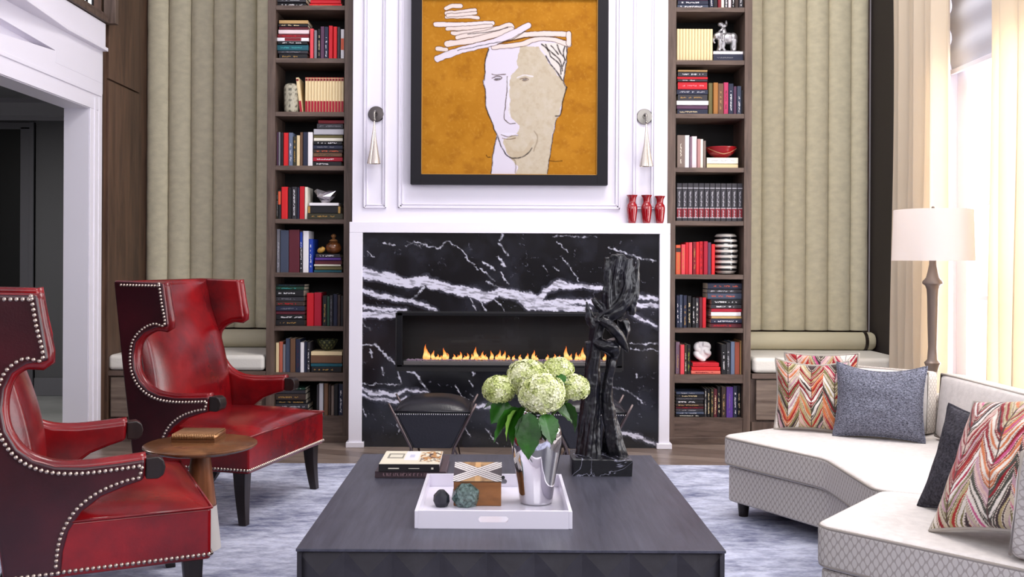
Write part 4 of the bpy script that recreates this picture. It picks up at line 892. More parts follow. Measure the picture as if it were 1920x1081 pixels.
# silver animal with rider
M_fig = mat('antique_silver', (176, 174, 178), .38, .8)
p_ = at(1364, 91, YBK); t = thing('animal_figurine', 'silver figurine of a rider on a stout animal, right bookcase', 'figurine', (p_.x, YBK + .06, zr1 + .001))
b = MB(); b.box(-.09, .09, -.035, .035, 0, .006); b.ball((0, 0, .006), (.05, .03, .012), 16, 6, half=True); b.build('base_plate', mat('pewter', (120, 118, 122), .35, .9), t, bevel=.002)
b = MB()
b.ball((.015, 0, .098), (.062, .034, .04), 20, 14); b.ball((.05, 0, .102), (.032, .032, .036), 16, 12); b.ball((-.045, 0, .115), (.03, .026, .03), 16, 12); b.ball((-.066, -.004, .112), (.018, .02, .022), 12, 10)
b.tube(smooth_path([(-.07, 0, .11), (-.082, 0, .09), (-.078, -.002, .072), (-.07, -.004, .064)], 5), [.012, .011, .011, .01, .01, .009, .009, .008, .008, .007, .007, .006, .006, .006, .006, .006], 10)
for sx, lx in ((-.038, -.01), (-.02, .012), (.045, .01), (.062, -.005)):
    b.tube(smooth_path([(sx, -.014, .085), (sx + lx * .4, -.016, .055), (sx + lx * .1, -.016, .03), (sx + lx, -.016, .01)], 4), [.018, .017, .016, .014, .013, .013, .012, .012, .011, .011, .011, .012, .012], 10)
    b.tube(smooth_path([(sx + .008, .014, .085), (sx, .016, .05), (sx + lx, .016, .01)], 4), [.018, .017, .015, .014, .012, .012, .012, .012, .012], 10)
o = b.build('animal', M_fig, t, smooth=True); md = o.modifiers.new('rm', 'REMESH'); md.mode = 'VOXEL'; md.voxel_size = .0028; md.use_smooth_shade = True
b = MB(); b.tube(smooth_path([(-.008, 0, .12), (-.014, 0, .15), (-.02, 0, .178)], 4), [.022, .023, .022, .02, .019, .018, .016, .013, .01], 12)
b.ball((-.034, -.006, .192), (.022, .016, .017), 14, 10); b.ball((.006, .004, .2), (.010, .008, .024), 12, 8); b.ball((-.01, 0, .185), (.02, .014, .014), 12, 8)
for sy in (-1, 1):
    b.tube(smooth_path([(-.004, sy * .014, .125), (-.02, sy * .03, .11), (-.022, sy * .034, .085), (-.03, sy * .033, .075)], 4), [.012, .011, .011, .01, .01, .009, .009, .008, .008, .008, .008, .008, .008], 10)
    b.tube(smooth_path([(-.018, sy * .016, .165), (-.035, sy * .022, .15), (-.048, sy * .014, .14)], 4), [.008] * 9, 8)
o = b.build('rider', M_fig, t, smooth=True); md = o.modifiers.new('rm', 'REMESH'); md.mode = 'VOXEL'; md.voxel_size = .0025; md.use_smooth_shade = True
# red bowl with beaded swag
p_ = at(1356, 291, YBK); t = thing('beaded_bowl', 'red bowl with a beaded swag, on cream books in right bookcase', 'bowl', (p_.x + .003, YBK + .08, zr3 + .001))
MB().lathe(smooth_path([(.002, .002), (.03, 0), (.045, .006), (.082, .03), (.098, .055), (.108, .072), (.104, .072), (.09, .052), (.04, .02), (.002, .012)], 4), n=40).build('bowl_body', mat('red_lacquer', (150, 16, 24), .25, coat=.3), t, smooth=True)
b = MB()
for q in range(40):
    a = -PI / 2 + (q - 19.5) / 19.5 * 1.15; s_ = abs(q - 19.5) / 19.5; z = .028 + .04 * s_ ** 1.5 - .004; r = .080 + .026 * (z - .028) / .044 + .001
    b.ball((r * math.cos(a), r * math.sin(a), z), .0032, 6, 4)
b.build('bead_swag', mat('pale_beads', (206, 160, 120), .4), t, smooth=True)
# striped vase
def sv(A_, Z):
    c = np.ones(A_.shape + (3,)) * s2l((20, 19, 22)); return mixc(c, (222, 216, 208), np.clip((np.sin((Z - .006) * 2 * PI / .0357) - .1) * 3 + .5, 0, 1))
p_ = at(1366, 512, YBK); pr = [(.001, .0), (.05, .0), (.062, .012)]
for k in range(8): pr += [(.068 + .012 * math.sin(PI * (k + .5) / 8), .018 + k * .0325), (.073 + .012 * math.sin(PI * (k + .9) / 8), .034 + k * .0325)]
pr += [(.05, .283), (.036, .288), (.03, .27)]
o = ceramic_attr_lathe('striped_vase', pr, 48, attr_mat('striped_glaze', .2, .6), sv, (p_.x, YBK + .09, SZ[5] + .001)); tag(o, 'round black and white striped ribbed vase, sixth shelf of right bookcase', 'vase')
# white knot sculpture
p_ = at(1321, 679, YBK); b = MB()
for s_ in (-1, 1):
    b.tube(smooth_path([(0, s_ * .006, .012), (s_ * .034, s_ * .012, .035), (s_ * .046, 0, .055), (s_ * .018, -s_ * .006, .07), (s_ * .044, s_ * .01, .088), (s_ * .036, 0, .112), (0, -s_ * .008, .118)], 6), .017, 14)
b.ball((0, 0, .008), (.024, .02, .012), 14, 8); b.ball((0, 0, .07), (.03, .016, .05), 14, 10); b.box(-.026, .026, -.014, .014, .1, .134)
o = b.build('knot_sculpture', mat('white_bisque', (226, 222, 222), .6), None); md = o.modifiers.new('rm', 'REMESH'); md.mode = 'VOXEL'; md.voxel_size = .003; md.use_smooth_shade = True
o.location = (p_.x, YBK + .075, zr7 + .003); tag(o, 'white double knot sculpture standing on red books in right bookcase', 'sculpture')
# ------------------------------------------------------------------ coffee table and what stands on it
ZT = 0.42
tx0, tx1, ty0, ty1 = -0.560, 0.636, 2.667, 3.985
t = thing('coffee_table', 'large square charcoal wood coffee table with pyramid relief sides', 'coffee table', ((tx0 + tx1) / 2, (ty0 + ty1) / 2, 0.012)); w = (tx1 - tx0) / 2; d = (ty1 - ty0) / 2
M_ct = wood('charcoal_oak', (50, 50, 60), (72, 72, 84), rough=0.38, stretch=(9, .7, 9), scale=6, bump=.12)
M_ct2 = wood('charcoal_oak_sides', (34, 32, 37), (48, 46, 52), rough=0.42, stretch=(3, 3, 3), scale=5, bump=.1)
zt_ = ZT - 0.012
MB().box(-w, w, -d, d, zt_ - .008, zt_).build('top', M_ct, t, bevel=.0015)
MB().box(-w + .018, w - .018, -d + .018, d - .018, 0, zt_ - .008).build('core', M_ct2, t)
def pyr(axis, sgn, name):
    b = MB(); L = w if axis == 'x' else d; n = 9 if axis == 'x' else 10; s_ = 2 * L / n; z1 = zt_ - .009; rows = 3; hz = z1 / rows
    for r in range(rows):
        for k in range(n):
            a, c = -L + k * s_, -L + (k + 1) * s_; z0_, z1_ = z1 - (r + 1) * hz, z1 - r * hz; off = (d if axis == 'x' else w)
            def q(u_, o_, z_): return (u_, sgn * o_, z_) if axis == 'x' else (sgn * o_, u_, z_)
            vs = [q(a, off - .017, z0_), q(c, off - .017, z0_), q(c, off - .017, z1_), q(a, off - .017, z1_), q((a + c) / 2, off - .001, (z0_ + z1_) / 2)]
            b.add(vs, [(0, 1, 4), (1, 2, 4), (2, 3, 4), (3, 0, 4)])
    return b.build(name, M_ct2, t)
for ax, sg in (('x', -1), ('x', 1), ('y', -1), ('y', 1)): pyr(ax, sg, 'pyramid_panel')

def prism_hole(b, outer, inner, y0, y1):
    """plate in the x-z plane with a hole"""
    n = len(inner); m = len(outer); bm = bmesh.new()
    vo = [bm.verts.new((p[0], y0, p[1])) for p in outer]; vi = [bm.verts.new((p[0], y0, p[1])) for p in inner]
    es = [bm.edges.new((vo[i], vo[(i + 1) % m])) for i in range(m)] + [bm.edges.new((vi[i], vi[(i + 1) % n])) for i in range(n)]
    bmesh.ops.triangle_fill(bm, edges=es, use_beauty=True)
    bm.verts.index_update(); vs = [tuple(v.co) for v in bm.verts]; fs = [tuple(v.index for v in f.verts) for f in bm.faces]; bm.free()
    N = len(vs); vs2 = vs + [(x, y1, z) for x, y, z in vs]; fs2 = fs + [tuple(i + N for i in f[::-1]) for f in fs]
    fs2 += [(i, (i + 1) % m, N + (i + 1) % m, N + i) for i in range(m)] + [(m + i, m + (i + 1) % n, N + m + (i + 1) % n, N + m + i) for i in range(n)]
    b.add(vs2, fs2)
# tray
ax0, ax1 = atz(777, 957, .473).x, atz(1073, 957, .473).x; ay0, ay1 = atz(925, 957.5, .473).y, atz(925, 887.5, .473).y
t = thing('serving_tray', 'white lacquer serving tray with slot handles on the coffee table', 'tray', ((ax0 + ax1) / 2, (ay0 + ay1) / 2, ZT)); w = (ax1 - ax0) / 2; d = (ay1 - ay0) / 2; hh = .053
M_tray = mat('white_lacquer', (226, 222, 234), .18, coat=.3)
b = MB(); b.box(-w + .01, w - .01, -d + .01, d - .01, 0, .01); b.build('tray_floor', M_tray, t)
for s_ in (-1, 1): MB().box(s_ * w - (.011 if s_ > 0 else 0), s_ * w + (0 if s_ > 0 else .011), -d, d, 0, hh).build('side_wall', M_tray, t, bevel=.0015)
slot = [(-.036 + .009 * math.cos(a), .028 + .009 * math.sin(a)) for a in np.linspace(PI / 2, 3 * PI / 2, 10)] + [(.036 + .009 * math.cos(a), .028 + .009 * math.sin(a)) for a in np.linspace(-PI / 2, PI / 2, 10)]
for y in (-d, d - .011):
    b = MB(); prism_hole(b, [(-w + .011, 0), (w - .011, 0), (w - .011, hh), (-w + .011, hh)], slot, y, y + .011); b.build('end_wall', M_tray, t)
zf = ZT + .0105
# lidded wooden box
pf = atz(895, 948, zf); w = .077; t = thing('keepsake_box', 'brown wooden box with black and white crossed line lid on the tray', 'box', (pf.x, pf.y + .07, zf), 0.0)
MB().box(-w, w, -.07, .07, 0, .078).build('box_body', wood('box_walnut', (96, 58, 28), (140, 92, 50), stretch=(1, 3, 4), rough=.35), t, bevel=.002)
g = 60; xs = np.linspace(-w - .002, w + .002, 110); ts = np.linspace(0, 1, 80); GX, GT = np.meshgrid(xs, ts)
P = np.stack([GX, -.072 + GT * .144, .080 + .032 * GT], -1)
u_ = (GX / w); v_ = GT * 2 - 1; cc = np.ones(GX.shape + (3,)) * s2l((44, 38, 50))
cc = mixc(cc, (176, 136, 84), ((np.abs(u_) < np.abs(v_) * .95)).astype(float)); nn = fbm(GX * 900, GT * 90, .06, 5)
cc = mixc(cc, (120, 78, 36), ((np.abs(u_) < np.abs(v_) * .95) & (nn > .55)) * .6)
for q in (-.36, -.12, .12, .36):
    for sg in (-1, 1):
        dd = np.abs(v_ * .95 - sg * (u_ * .78) - q * .8); cc = mixc(cc, (232, 226, 224), (dd < .065).astype(float)); cc = mixc(cc, (28, 24, 30), ((dd > .065) & (dd < .1)).astype(float))
cc = mixc(cc, (206, 160, 104), ((np.abs(u_) < .12) & (np.abs(v_) > .45)).astype(float))
grid_obj('lid_pattern', attr_mat('inlaid_lid', .3, .5), P, cc, t, smooth=False)
b = MB(); b.prism([(-.072, .078), (.072, .078), (.072, .111), (-.072, .079)], 'x', -w - .002, w + .002); b.build('lid', mat('lid_edge', (60, 44, 36), .4), t)
b = MB(); b.ball((w + .006, -.05, .088), .006, 10, 8); b.build('clasp_knob', M_dark, t, smooth=True)
# faceted stones
def gem(name, cx, cy, r, h_, m, label, seed, n=7):
    bm = bmesh.new(); rr_ = random.Random(seed); pts = []
    for rad, z, nn_ in ((r * .72, 0.0, n), (r, h_ * .3, n), (r * .93, h_ * .68, n), (r * .42, h_, 5)):
        o_ = rr_.uniform(0, 6)
        pts += [(rad * math.cos(o_ + 2 * PI * k / nn_), rad * math.sin(o_ + 2 * PI * k / nn_), z) for k in range(nn_)]
    for p_ in pts: bm.verts.new(p_)
    bmesh.ops.convex_hull(bm, input=bm.verts); me = bpy.data.meshes.new(name); bm.to_mesh(me); bm.free(); me.materials.append(m)
    o = bpy.data.objects.new(name, me); C.objects.link(o); o.location = (cx, cy, zf); tag(o, label, 'ornament'); md = o.modifiers.new('b', 'BEVEL'); md.width = .001; return o
g1 = atz(827, 951, zf); gem('faceted_stone', g1.x, g1.y + .02, .0275, .052, mat('black_stone', (24, 25, 34), .35), 'small black faceted stone on the tray beside the green one', 4, 8)
g2 = atz(873, 952, zf); gem('faceted_stone', g2.x, g2.y + .035, .047, .074, mat('green_serpentine', (44, 62, 56), .12, spec=.6, vary=(110, .3, (1, 1, 1), (104, 126, 120))), 'larger mottled green grey faceted stone on the tray before the box', 9, 6)
# mercury glass vase
pv = atz(1006, 948, zf); VX, VY = pv.x, pv.y + .05
t = thing('mercury_glass_vase', 'tall shiny mercury glass vase holding the hydrangeas on the tray', 'vase', (VX, VY, zf))
M_merc = mat('mercury_glass', (214, 212, 216), .05, 1.0, bump=(9, .12))
MB().lathe(smooth_path([(.048, 0), (.053, .004), (.056, .02), (.064, .08), (.077, .15), (.084, .2), (.083, .235), (.072, .262), (.056, .277), (.05, .285), (.052, .295), (.056, .3)], 5), n=64, cap=False).build('vase_body', M_merc, t, smooth=True)
MB().lathe([(.056, .3), (.053, .3), (.047, .285), (.05, .27)], n=48, cap=False).build('rim', M_merc, t, smooth=True)
MB().lathe([(.001, .001), (.048, 0.001)], n=32, cap=False).build('base', M_merc, t)
# hydrangeas: each flower head with its stem and leaves is one thing
M_pet = mat('hydrangea_petal', (222, 228, 160), .6, spec=.2, vary=(30, .12, (1, 1, 1), (240, 240, 206)), sheen=.2)
M_petg = mat('hydrangea_green_petal', (206, 220, 122), .6, spec=.2, vary=(30, .2, (1, 1, 1), (226, 232, 170)))
M_leaf = mat('hydrangea_leaf', (32, 80, 14), .4, spec=.5, vary=(14, .3), bump=(40, .2)); M_stem = mat('green_stem', (96, 130, 50), .5)
def leaf_mesh(L, W, droop, m, parent, base, yaw, pitch, roll=0.0):
    nx_, ny_ = 13, 9; P = np.zeros((ny_, nx_, 3))
    for i in range(nx_):
        s_ = i / (nx_ - 1); hw = W * .5 * math.sin(PI * min(1, s_ * 1.02) ** .8) ** .85 if s_ < .98 else .0005
        for j in range(ny_):
            c_ = j / (ny_ - 1) * 2 - 1
            P[j, i] = (L * s_, c_ * hw * (1 + .05 * math.sin(s_ * 40)), -droop * s_ * s_ + abs(c_) * hw * .35 + .002 * math.sin(s_ * 26 + abs(c_) * 5) * abs(c_))
    M = Matrix.Translation(base) @ Matrix.Rotation(yaw, 4, 'Z') @ Matrix.Rotation(pitch, 4, 'Y') @ Matrix.Rotation(roll, 4, 'X')
    P2 = np.array([[tuple(M @ Vector(q)) for q in row] for row in P]); o = grid_obj('leaf', m, P2, parent=parent); return o
rh = random.Random(5)
def hydrangea(px, py, Y, R, label, green=0.3, sq=.82):
    c = at(px, py, Y); o = thing('hydrangea', label, 'flower', (VX, VY, zf + .05), group='hydrangeas in the mercury glass vase'); L = Vector(o.location); c = c - L
    b = MB(); n = int(330 * (R / .06) ** 1.6)
    for k in range(n):
        z = 1 - 2 * (k + .5) / n; ph = k * 2.39996; r_ = math.sqrt(1 - z * z)
        d = Vector((r_ * math.cos(ph), r_ * math.sin(ph), z)) 
        if d.z < -.75: continue
        bump_ = 1 + .07 * noise.noise(d * 2.2 + Vector((px, 0, 0))) * 2 + rh.uniform(-.05, .04)
        pos = c + Vector((d.x * R, d.y * R, d.z * R * sq)) * bump_
        t1 = d.orthogonal().normalized(); t1.rotate(Matrix.Rotation(rh.uniform(0, 6.28), 3, d)); t2 = d.cross(t1); s_ = rh.uniform(.0085, .0125) * (R / .06) ** .3
        nd = (d + Vector((rh.uniform(-.4, .4), rh.uniform(-.4, .4), rh.uniform(-.4, .4)))).normalized()
        mi = 1 if (rh.random() < green or bump_ < .95) else 0
        for q in range(4):
            a = q * PI / 2; e1 = t1 * math.cos(a) + t2 * math.sin(a); e2 = -t1 * math.sin(a) + t2 * math.cos(a)
            b.add([pos, pos + e1 * s_ * .62 + e2 * s_ * .45 + nd * s_ * .30, pos + e1 * s_ * 1.15 + nd * s_ * .12, pos + e1 * s_ * .62 - e2 * s_ * .45 + nd * s_ * .30], [(0, 1, 2), (0, 2, 3)], mi)
        b.add([pos + nd * .001 + t1 * .0012, pos + nd * .001 - t1 * .0012 + t2 * .001, pos + nd * .0028 - t2 * .0012], [(0, 1, 2)], 1)
    f = b.build('florets', [M_pet, M_petg], o)
    b = MB(); b.ball(c, (R * .9, R * .9, R * .9 * sq), 18, 12); b.build('flower_core', M_petg, o, smooth=True)
    b = MB(); b.tube(smooth_path([(c.x * .1, c.y * .1, .02), (c.x * .25, c.y * .2, .2), (c.x * .75, c.y * .7, c.z * .75 + .03), (c.x, c.y, c.z - R * .3)], 4), .0038, 7); b.build('stem', M_stem, o, smooth=True)
    return o
HY = VY
h1 = hydrangea(936, 730, HY - .02, .052, 'green hydrangea head at the outer left of the bouquet', .75)
h2 = hydrangea(990, 706, HY + .01, .066, 'cream hydrangea head at the upper left of the bouquet', .3)
h3 = hydrangea(1046, 694, HY + .05, .05, 'yellow green hydrangea head at the top of the bouquet', .6)
h4 = hydrangea(1016, 737, HY - .05, .076, 'largest cream hydrangea head in the middle front of the bouquet', .2)
h5 = hydrangea(1076, 727, HY + .0, .05, 'cream green hydrangea head at the outer right of the bouquet', .4)
def lf(h, px, py, dY, L, W, yaw, pitch, roll, droop=.02, m=M_leaf):
    c = at(px, py, HY + dY) - Vector(h.location); leaf_mesh(L, W, droop, m, h, c, math.radians(yaw), math.radians(pitch), math.radians(roll))
lf(h4, 992, 772, -.08, .15, .085, -96, 76, 4, .01)
lf(h1, 975, 765, -.05, .14, .075, 200, 38, 50, .03); lf(h1, 968, 768, -.07, .10, .05, 205, 52, 40, .03, mat('young_leaf', (110, 150, 60), .45, vary=(14, .2))); lf(h1, 950, 750, -.02, .09, .07, 215, 50, -60, .02)
lf(h2, 985, 760, -.03, .14, .08, 230, 45, 20, .03); lf(h5, 1058, 755, -.02, .10, .06, -25, 52, -50, .03); lf(h4, 1020, 775, -.07, .10, .07, -60, 55, 10, .02); lf(h3, 1030, 715, .0, .08, .06, -40, -10, 30)
lf(h5, 1040, 765, .02, .1, .07, 10, 30, 30, .02); lf(h2, 970, 745, .04, .12, .08, 170, 10, 20, .02)
# dark driftwood sculpture
YSC = 3.70
t = thing('abstract_sculpture', 'tall dark twisted wood sculpture on black marble block, on the coffee table', 'sculpture', (at(1122, 880, YSC).x, YSC, ZT)); ox = Vector(t.location)
def sp(px, py, dy=0.0): q = at(px, py, YSC + dy) - ox; return (q.x, q.y, q.z)
bm = bmesh.new(); rs = random.Random(8); bw0, bw1 = sp(1067, 880)[0], sp(1180, 880)[0]
for k in range(34):
    bm.verts.new((rs.uniform(bw0 + .008, bw1 - .008) if k > 9 else (bw0 if k % 2 else bw1) * rs.uniform(.97, 1), rs.uniform(-.12, .1), rs.choice((0.0, 0.0, .058, .066, .06))))
for x_ in (bw0 + .01, bw1 - .006):
    for y_ in (-.115, .095):
        for z_ in (0.0, .06): bm.verts.new((x_, y_, z_))
bmesh.ops.convex_hull(bm, input=bm.verts); me = bpy.data.meshes.new('marble_base'); bm.to_mesh(me); bm.free()
ob = bpy.data.objects.new('marble_base', me); C.objects.link(ob); ob.parent = t
mb_ = mat('sculpture_marble', (22, 22, 28), .25, spec=.6, bump=(14, .6)); nt = mb_.node_tree; p = nt.nodes['Principled BSDF']
tc = nt.nodes.new('ShaderNodeTexCoord'); n_ = nt.nodes.new('ShaderNodeTexNoise'); n_.inputs['Scale'].default_value = 6; n_.inputs['Detail'].default_value = 6; n_.inputs['Distortion'].default_value = 1.2
rp = nt.nodes.new('ShaderNodeValToRGB'); rp.color_ramp.elements[0].position = .49; rp.color_ramp.elements[0].color = lin((20, 20, 26)); rp.color_ramp.elements[1].position = .51; rp.color_ramp.elements[1].color = lin((20, 20, 26)); e = rp.color_ramp.elements.new(.5); e.color = lin((150, 150, 168))
nt.links.new(tc.outputs['Object'], n_.inputs['Vector']); nt.links.new(n_.outputs[0], rp.inputs[0]); nt.links.new(rp.outputs[0], p.inputs['Base Color']); me.materials.append(mb_)
b = MB()
def limb(pts, n=12, flat=1.0):
    P_ = smooth_path([sp(q[0], q[1], q[3] if len(q) > 3 else 0.0) + (q[2] * YSC / F,) for q in pts], 6)
    P_ = [(p_[0] + .001 * math.sin(i * 1.3), p_[1] + .001 * math.cos(i * 1.1), p_[2], p_[3] * (1 + .06 * math.sin(i * .9 + pts[0][0]) * .3)) for i, p_ in enumerate(P_)]
    b.tube([p_[:3] for p_ in P_], [p_[3] * .93 for p_ in P_], n, flat=flat)
    for q in range(5):   # grain ridges
        a0 = q * 1.256 + pts[0][0]; m_ = len(P_); b.tube([(p_[0] + p_[3] * .86 * math.cos(a0 + i / m_ * 1.5), p_[1] + p_[3] * .86 * flat * math.sin(a0 + i / m_ * 1.5), p_[2]) for i, p_ in enumerate(P_)], [max(.0018, p_[3] * .26) for p_ in P_], 7)
limb([(1104, 872, 24, -.02), (1104, 820, 21, -.01), (1109, 750, 16), (1112, 690, 13), (1116, 640, 12), (1122, 600, 15)])
limb([(1092, 872, 10, .03), (1096, 800, 12, .02), (1104, 700, 8, .01), (1106, 640, 9)])
limb([(1172, 868, 9, .0), (1158, 850, 17, -.01), (1146, 800, 15), (1138, 745, 11), (1143, 700, 9), (1150, 660, 11), (1152, 636, 15)])
limb([(1138, 868, 12, .03), (1140, 800, 10, .02), (1140, 760, 7, .01)])
limb([(1122, 608, 15), (1138, 590, 17), (1160, 575, 20), (1174, 545, 18), (1172, 510, 15), (1176, 484, 10)], flat=.6)
limb([(1150, 590, 14), (1144, 560, 15), (1140, 530, 9), (1138, 482, 5)], flat=.7)
limb([(1160, 560, 17), (1158, 520, 17), (1158, 484, 15), (1157, 478, 9)], flat=.35)
limb([(1184, 590, 6), (1190, 550, 8), (1194, 510, 5), (1196, 486, 3)])
limb([(1120, 612, 14), (1108, 600, 10), (1103, 582, 6), (1100, 565, 1.5)])
limb([(1128, 600, 10, -.03), (1146, 612, 11, -.04), (1162, 632, 10, -.04), (1172, 650, 6, -.035), (1177, 660, 2, -.03)])
limb([(1118, 640, 9, -.01), (1134, 648, 13, -.03), (1148, 652, 15, -.02), (1150, 670, 8, -.01)])
limb([(1112, 560, 5, .0), (1124, 575, 8, .0), (1135, 585, 8)])
limb([(1168, 600, 10, .02), (1172, 620, 9, .02), (1166, 650, 5, .02)])
o = b.build('twisted_wood', mat('dark_driftwood', (16, 16, 23), .3, .25, spec=.6, bump=(38, .5, (1, 1, .3)), vary=(16, .5)), t, smooth=True)
md = o.modifiers.new('rm', 'REMESH'); md.mode = 'VOXEL'; md.voxel_size = .0034; md.use_smooth_shade = True
tx = bpy.data.textures.new('bark', 'CLOUDS'); tx.noise_scale = .03; dm = o.modifiers.new('dp', 'DISPLACE'); dm.texture = tx; dm.strength = .006; dm.mid_level = .5
# two books on the table
def lying_book(name, px0, px1, py0, py1, z0, z1, coverm, spinem, label, rot=0.0):
    a = atz(px0, py0, z1); c = atz(px1, py0, z1); back = atz(px0, py1, z1)
    w = (c.x - a.x) / 2; d = (back.y - a.y) / 2; h_ = z1 - z0
    t = thing(name, label, 'book', ((a.x + c.x) / 2, a.y + d, z0), rot, group='two books on the coffee table')
    b = MB(); b.box(-w, w, -d, d, h_ - .003, h_); b.build('front_cover', coverm, t, bevel=.0008)
    MB().box(-w, w, -d, d, 0, .003).build('rear_cover', spinem, t, bevel=.0008); MB().box(-w, w, -d - .001, -d + .004, 0, h_).build('spine', spinem, t, bevel=.001)
    MB().box(-w + .004, w - .004, -d + .004, d - .004, .003, h_ - .003).build('pages', mat('mauve_page_edges', (176, 160, 172), .8), t); return t, w, d, h_
M_bk = mat('book_black', (30, 26, 30), .35); M_bw = mat('book_cream_cover', (222, 214, 196), .3); M_bm = mat('book_brown_cover', (66, 50, 56), .4)
tb, w, d, h_ = lying_book('art_book', 703, 836, 883, 852, ZT + .0005, ZT + .024, M_bm, M_bm, 'brown art book lying under the white covered one, coffee table')
b = MB(); x = -w + .03; rl = random.Random(2)
while x < w - .05:
    L = rl.uniform(.003, .008); z_ = .007; b.box(x, x + L * .45, -d - .0016, -d, z_, z_ + .010); b.box(x, x + L, -d - .0016, -d, z_ + rl.choice((0, .0085)), z_ + rl.choice((.0015, .0105))); x += L + rl.choice((.002, .002, .007))
b.build('spine_lettering', mat('pinkish_ink', (150, 120, 126), .5), tb)
tb, w, d, h_ = lying_book('art_book', 710, 824, 869.5, 845, ZT + .0245, ZT + .052, M_bw, M_bk, 'thick art book with cream picture cover, on top, coffee table')
b = MB(); b.box(-w + .035, -w + .075, -d - .0016, -d, .01, .014); b.box(-w + .11, -w + .15, -d - .0016, -d, .011, .013); b.box(w - .03, w - .022, -d - .0016, -d, .009, .016); b.build('spine_lettering', cm('ivory'), tb)
xs = np.linspace(-w + .001, w - .001, 120); ys = np.linspace(-d + .001, d - .001, 80); GX, GY = np.meshgrid(xs, ys); U_ = (GX + w) / (2 * w); V_ = (GY + d) / (2 * d)
cc = np.ones(GX.shape + (3,)) * s2l((226, 218, 196))
def rect(u0, u1, v0, v1): return ((U_ > u0) & (U_ < u1) & (V_ > v0) & (V_ < v1)).astype(float)
cc = mixc(cc, (132, 126, 110), rect(.08, .36, .42, .8)); cc = mixc(cc, (216, 210, 190), rect(.12, .33, .5, .72)); cc = mixc(cc, (228, 226, 240), rect(.38, .62, .3, .98)); cc = mixc(cc, (172, 172, 200), rect(.46, .54, .5, .72) * .6)
f_ = fbm(U_ * 40, V_ * 26, .4, 9, 4); cc = mixc(cc, (176, 122, 60), rect(.64, .99, .2, .98) * np.clip((f_ - .42) * 9, 0, 1)); cc = mixc(cc, (72, 48, 40), rect(.66, .99, .15, .9) * np.clip((fbm(U_ * 40, V_ * 26, .5, 14, 3) - .56) * 12, 0, 1))
P = np.stack([GX, GY, np.full_like(GX, h_ + .0004)], -1); grid_obj('cover_picture', attr_mat('printed_cover', .3, .5), P, cc, tb, smooth=False)

# ------------------------------------------------------------------ side table and ribbed box
SX, SY = -1.247, 4.03; zt2 = .452
t = thing('side_table', 'round walnut pedestal side table between the two red chairs', 'side table', (SX, SY, .012))
M_wal = wood('side_table_walnut', (78, 48, 30), (132, 88, 56), stretch=(2, 2, 1), rough=.22, scale=4)
MB().lathe([(.19, zt2 - .038), (.222, zt2 - .028), (.231, zt2 - .02), (.231, zt2 - .015), (.227, zt2 - .012)], n=72).build('table_top', M_wal, t, auto=40)
MB().lathe(smooth_path([(.066, .18), (.056, .26), (.046, .34), (.038, .40), (.036, zt2 - .038)], 5), n=40).build('wood_pedestal', wood('pedestal_walnut', (92, 52, 30), (150, 92, 58), stretch=(3, 3, .6), rough=.25), t, smooth=True)
MB().lathe([(.084, 0), (.084, .004), (.066, .18)], n=40).build('stone_base', mat('pale_stone', (196, 190, 184), .5), t, auto=30)
pb = atz(361, 830, zt2); t2 = thing('ribbed_box', 'gold and brown ribbed box on the round side table', 'box', (pb.x, pb.y + .088, zt2 - .0118), 0); w, d, h_ = .092, .082, .04
b = MB(); b.box(-w, w, -d, d, 0, .024); b.build('box_body', mat('box_brown', (110, 72, 44), .3, .3), t2, bevel=.002)
b = MB(); b.box(-w, w, -d, d, .025, .04); 
for k in range(26): x = -w + .005 + k * (2 * w - .01) / 25; b.tube([(x, -d - .001, .026), (x, -d - .001, .042), (x, -d + .004, .045), (x, d - .004, .045), (x, d + .001, .042), (x, d + .001, .026)], .0028, 6)
b.build('ribbed_lid', mat('gold_ribs', (176, 132, 92), .28, .7), t2, smooth=True)
# ------------------------------------------------------------------ red leather wing chairs
def leather(name, a, b_, rough=.28):
    m = mat(name, a, rough, spec=.4, coat=.22, bump=(140, .06)); nt = m.node_tree; p = nt.nodes['Principled BSDF']
    tc = nt.nodes.new('ShaderNodeTexCoord'); n_ = nt.nodes.new('ShaderNodeTexNoise'); n_.inputs['Scale'].default_value = 4.5; n_.inputs['Detail'].default_value = 5; n_.inputs['Roughness'].default_value = .6
    rp = nt.nodes.new('ShaderNodeValToRGB'); rp.color_ramp.elements[0].position = .35; rp.color_ramp.elements[0].color = lin(a); rp.color_ramp.elements[1].position = .68; rp.color_ramp.elements[1].color = lin(b_)
    nt.links.new(tc.outputs['Object'], n_.inputs['Vector']); nt.links.new(n_.outputs[0], rp.inputs[0]); nt.links.new(rp.outputs[0], p.inputs['Base Color']); return m
M_red = leather('red_leather', (84, 7, 14), (136, 14, 20), .24)
M_ox = leather('oxblood_leather', (44, 10, 18), (62, 16, 24), .3)
M_nail = mat('nailhead_pewter', (176, 160, 150), .25, 1.0)
M_clg = wood('chair_leg_wood', (22, 16, 16), (40, 30, 28), rough=.3)
SIDE0 = [(-.44, .255), (-.435, .33), (-.42, .39), (-.385, .445), (-.33, .485), (-.26, .51), (-.205, .525), (-.20, .596), (-.28, .590), (-.38, .586), (-.46, .594), (-.52, .618), (-.562, .655), (-.592, .71), (-.602, .77), (-.596, .83), (-.572, .875), (-.53, .900), (-.465, .908), (-.482, 1.02), (-.497, 1.115)]
def flare(q):
    x, y, z = q; s_ = 1 if y > 0 else -1; k = max(0, min(1, (z - .62) / .35)); k = k * k * (3 - 2 * k); f_ = max(0, min(1, (x + .68) / .2))
    return (x, y + s_ * -.028 * k, z)
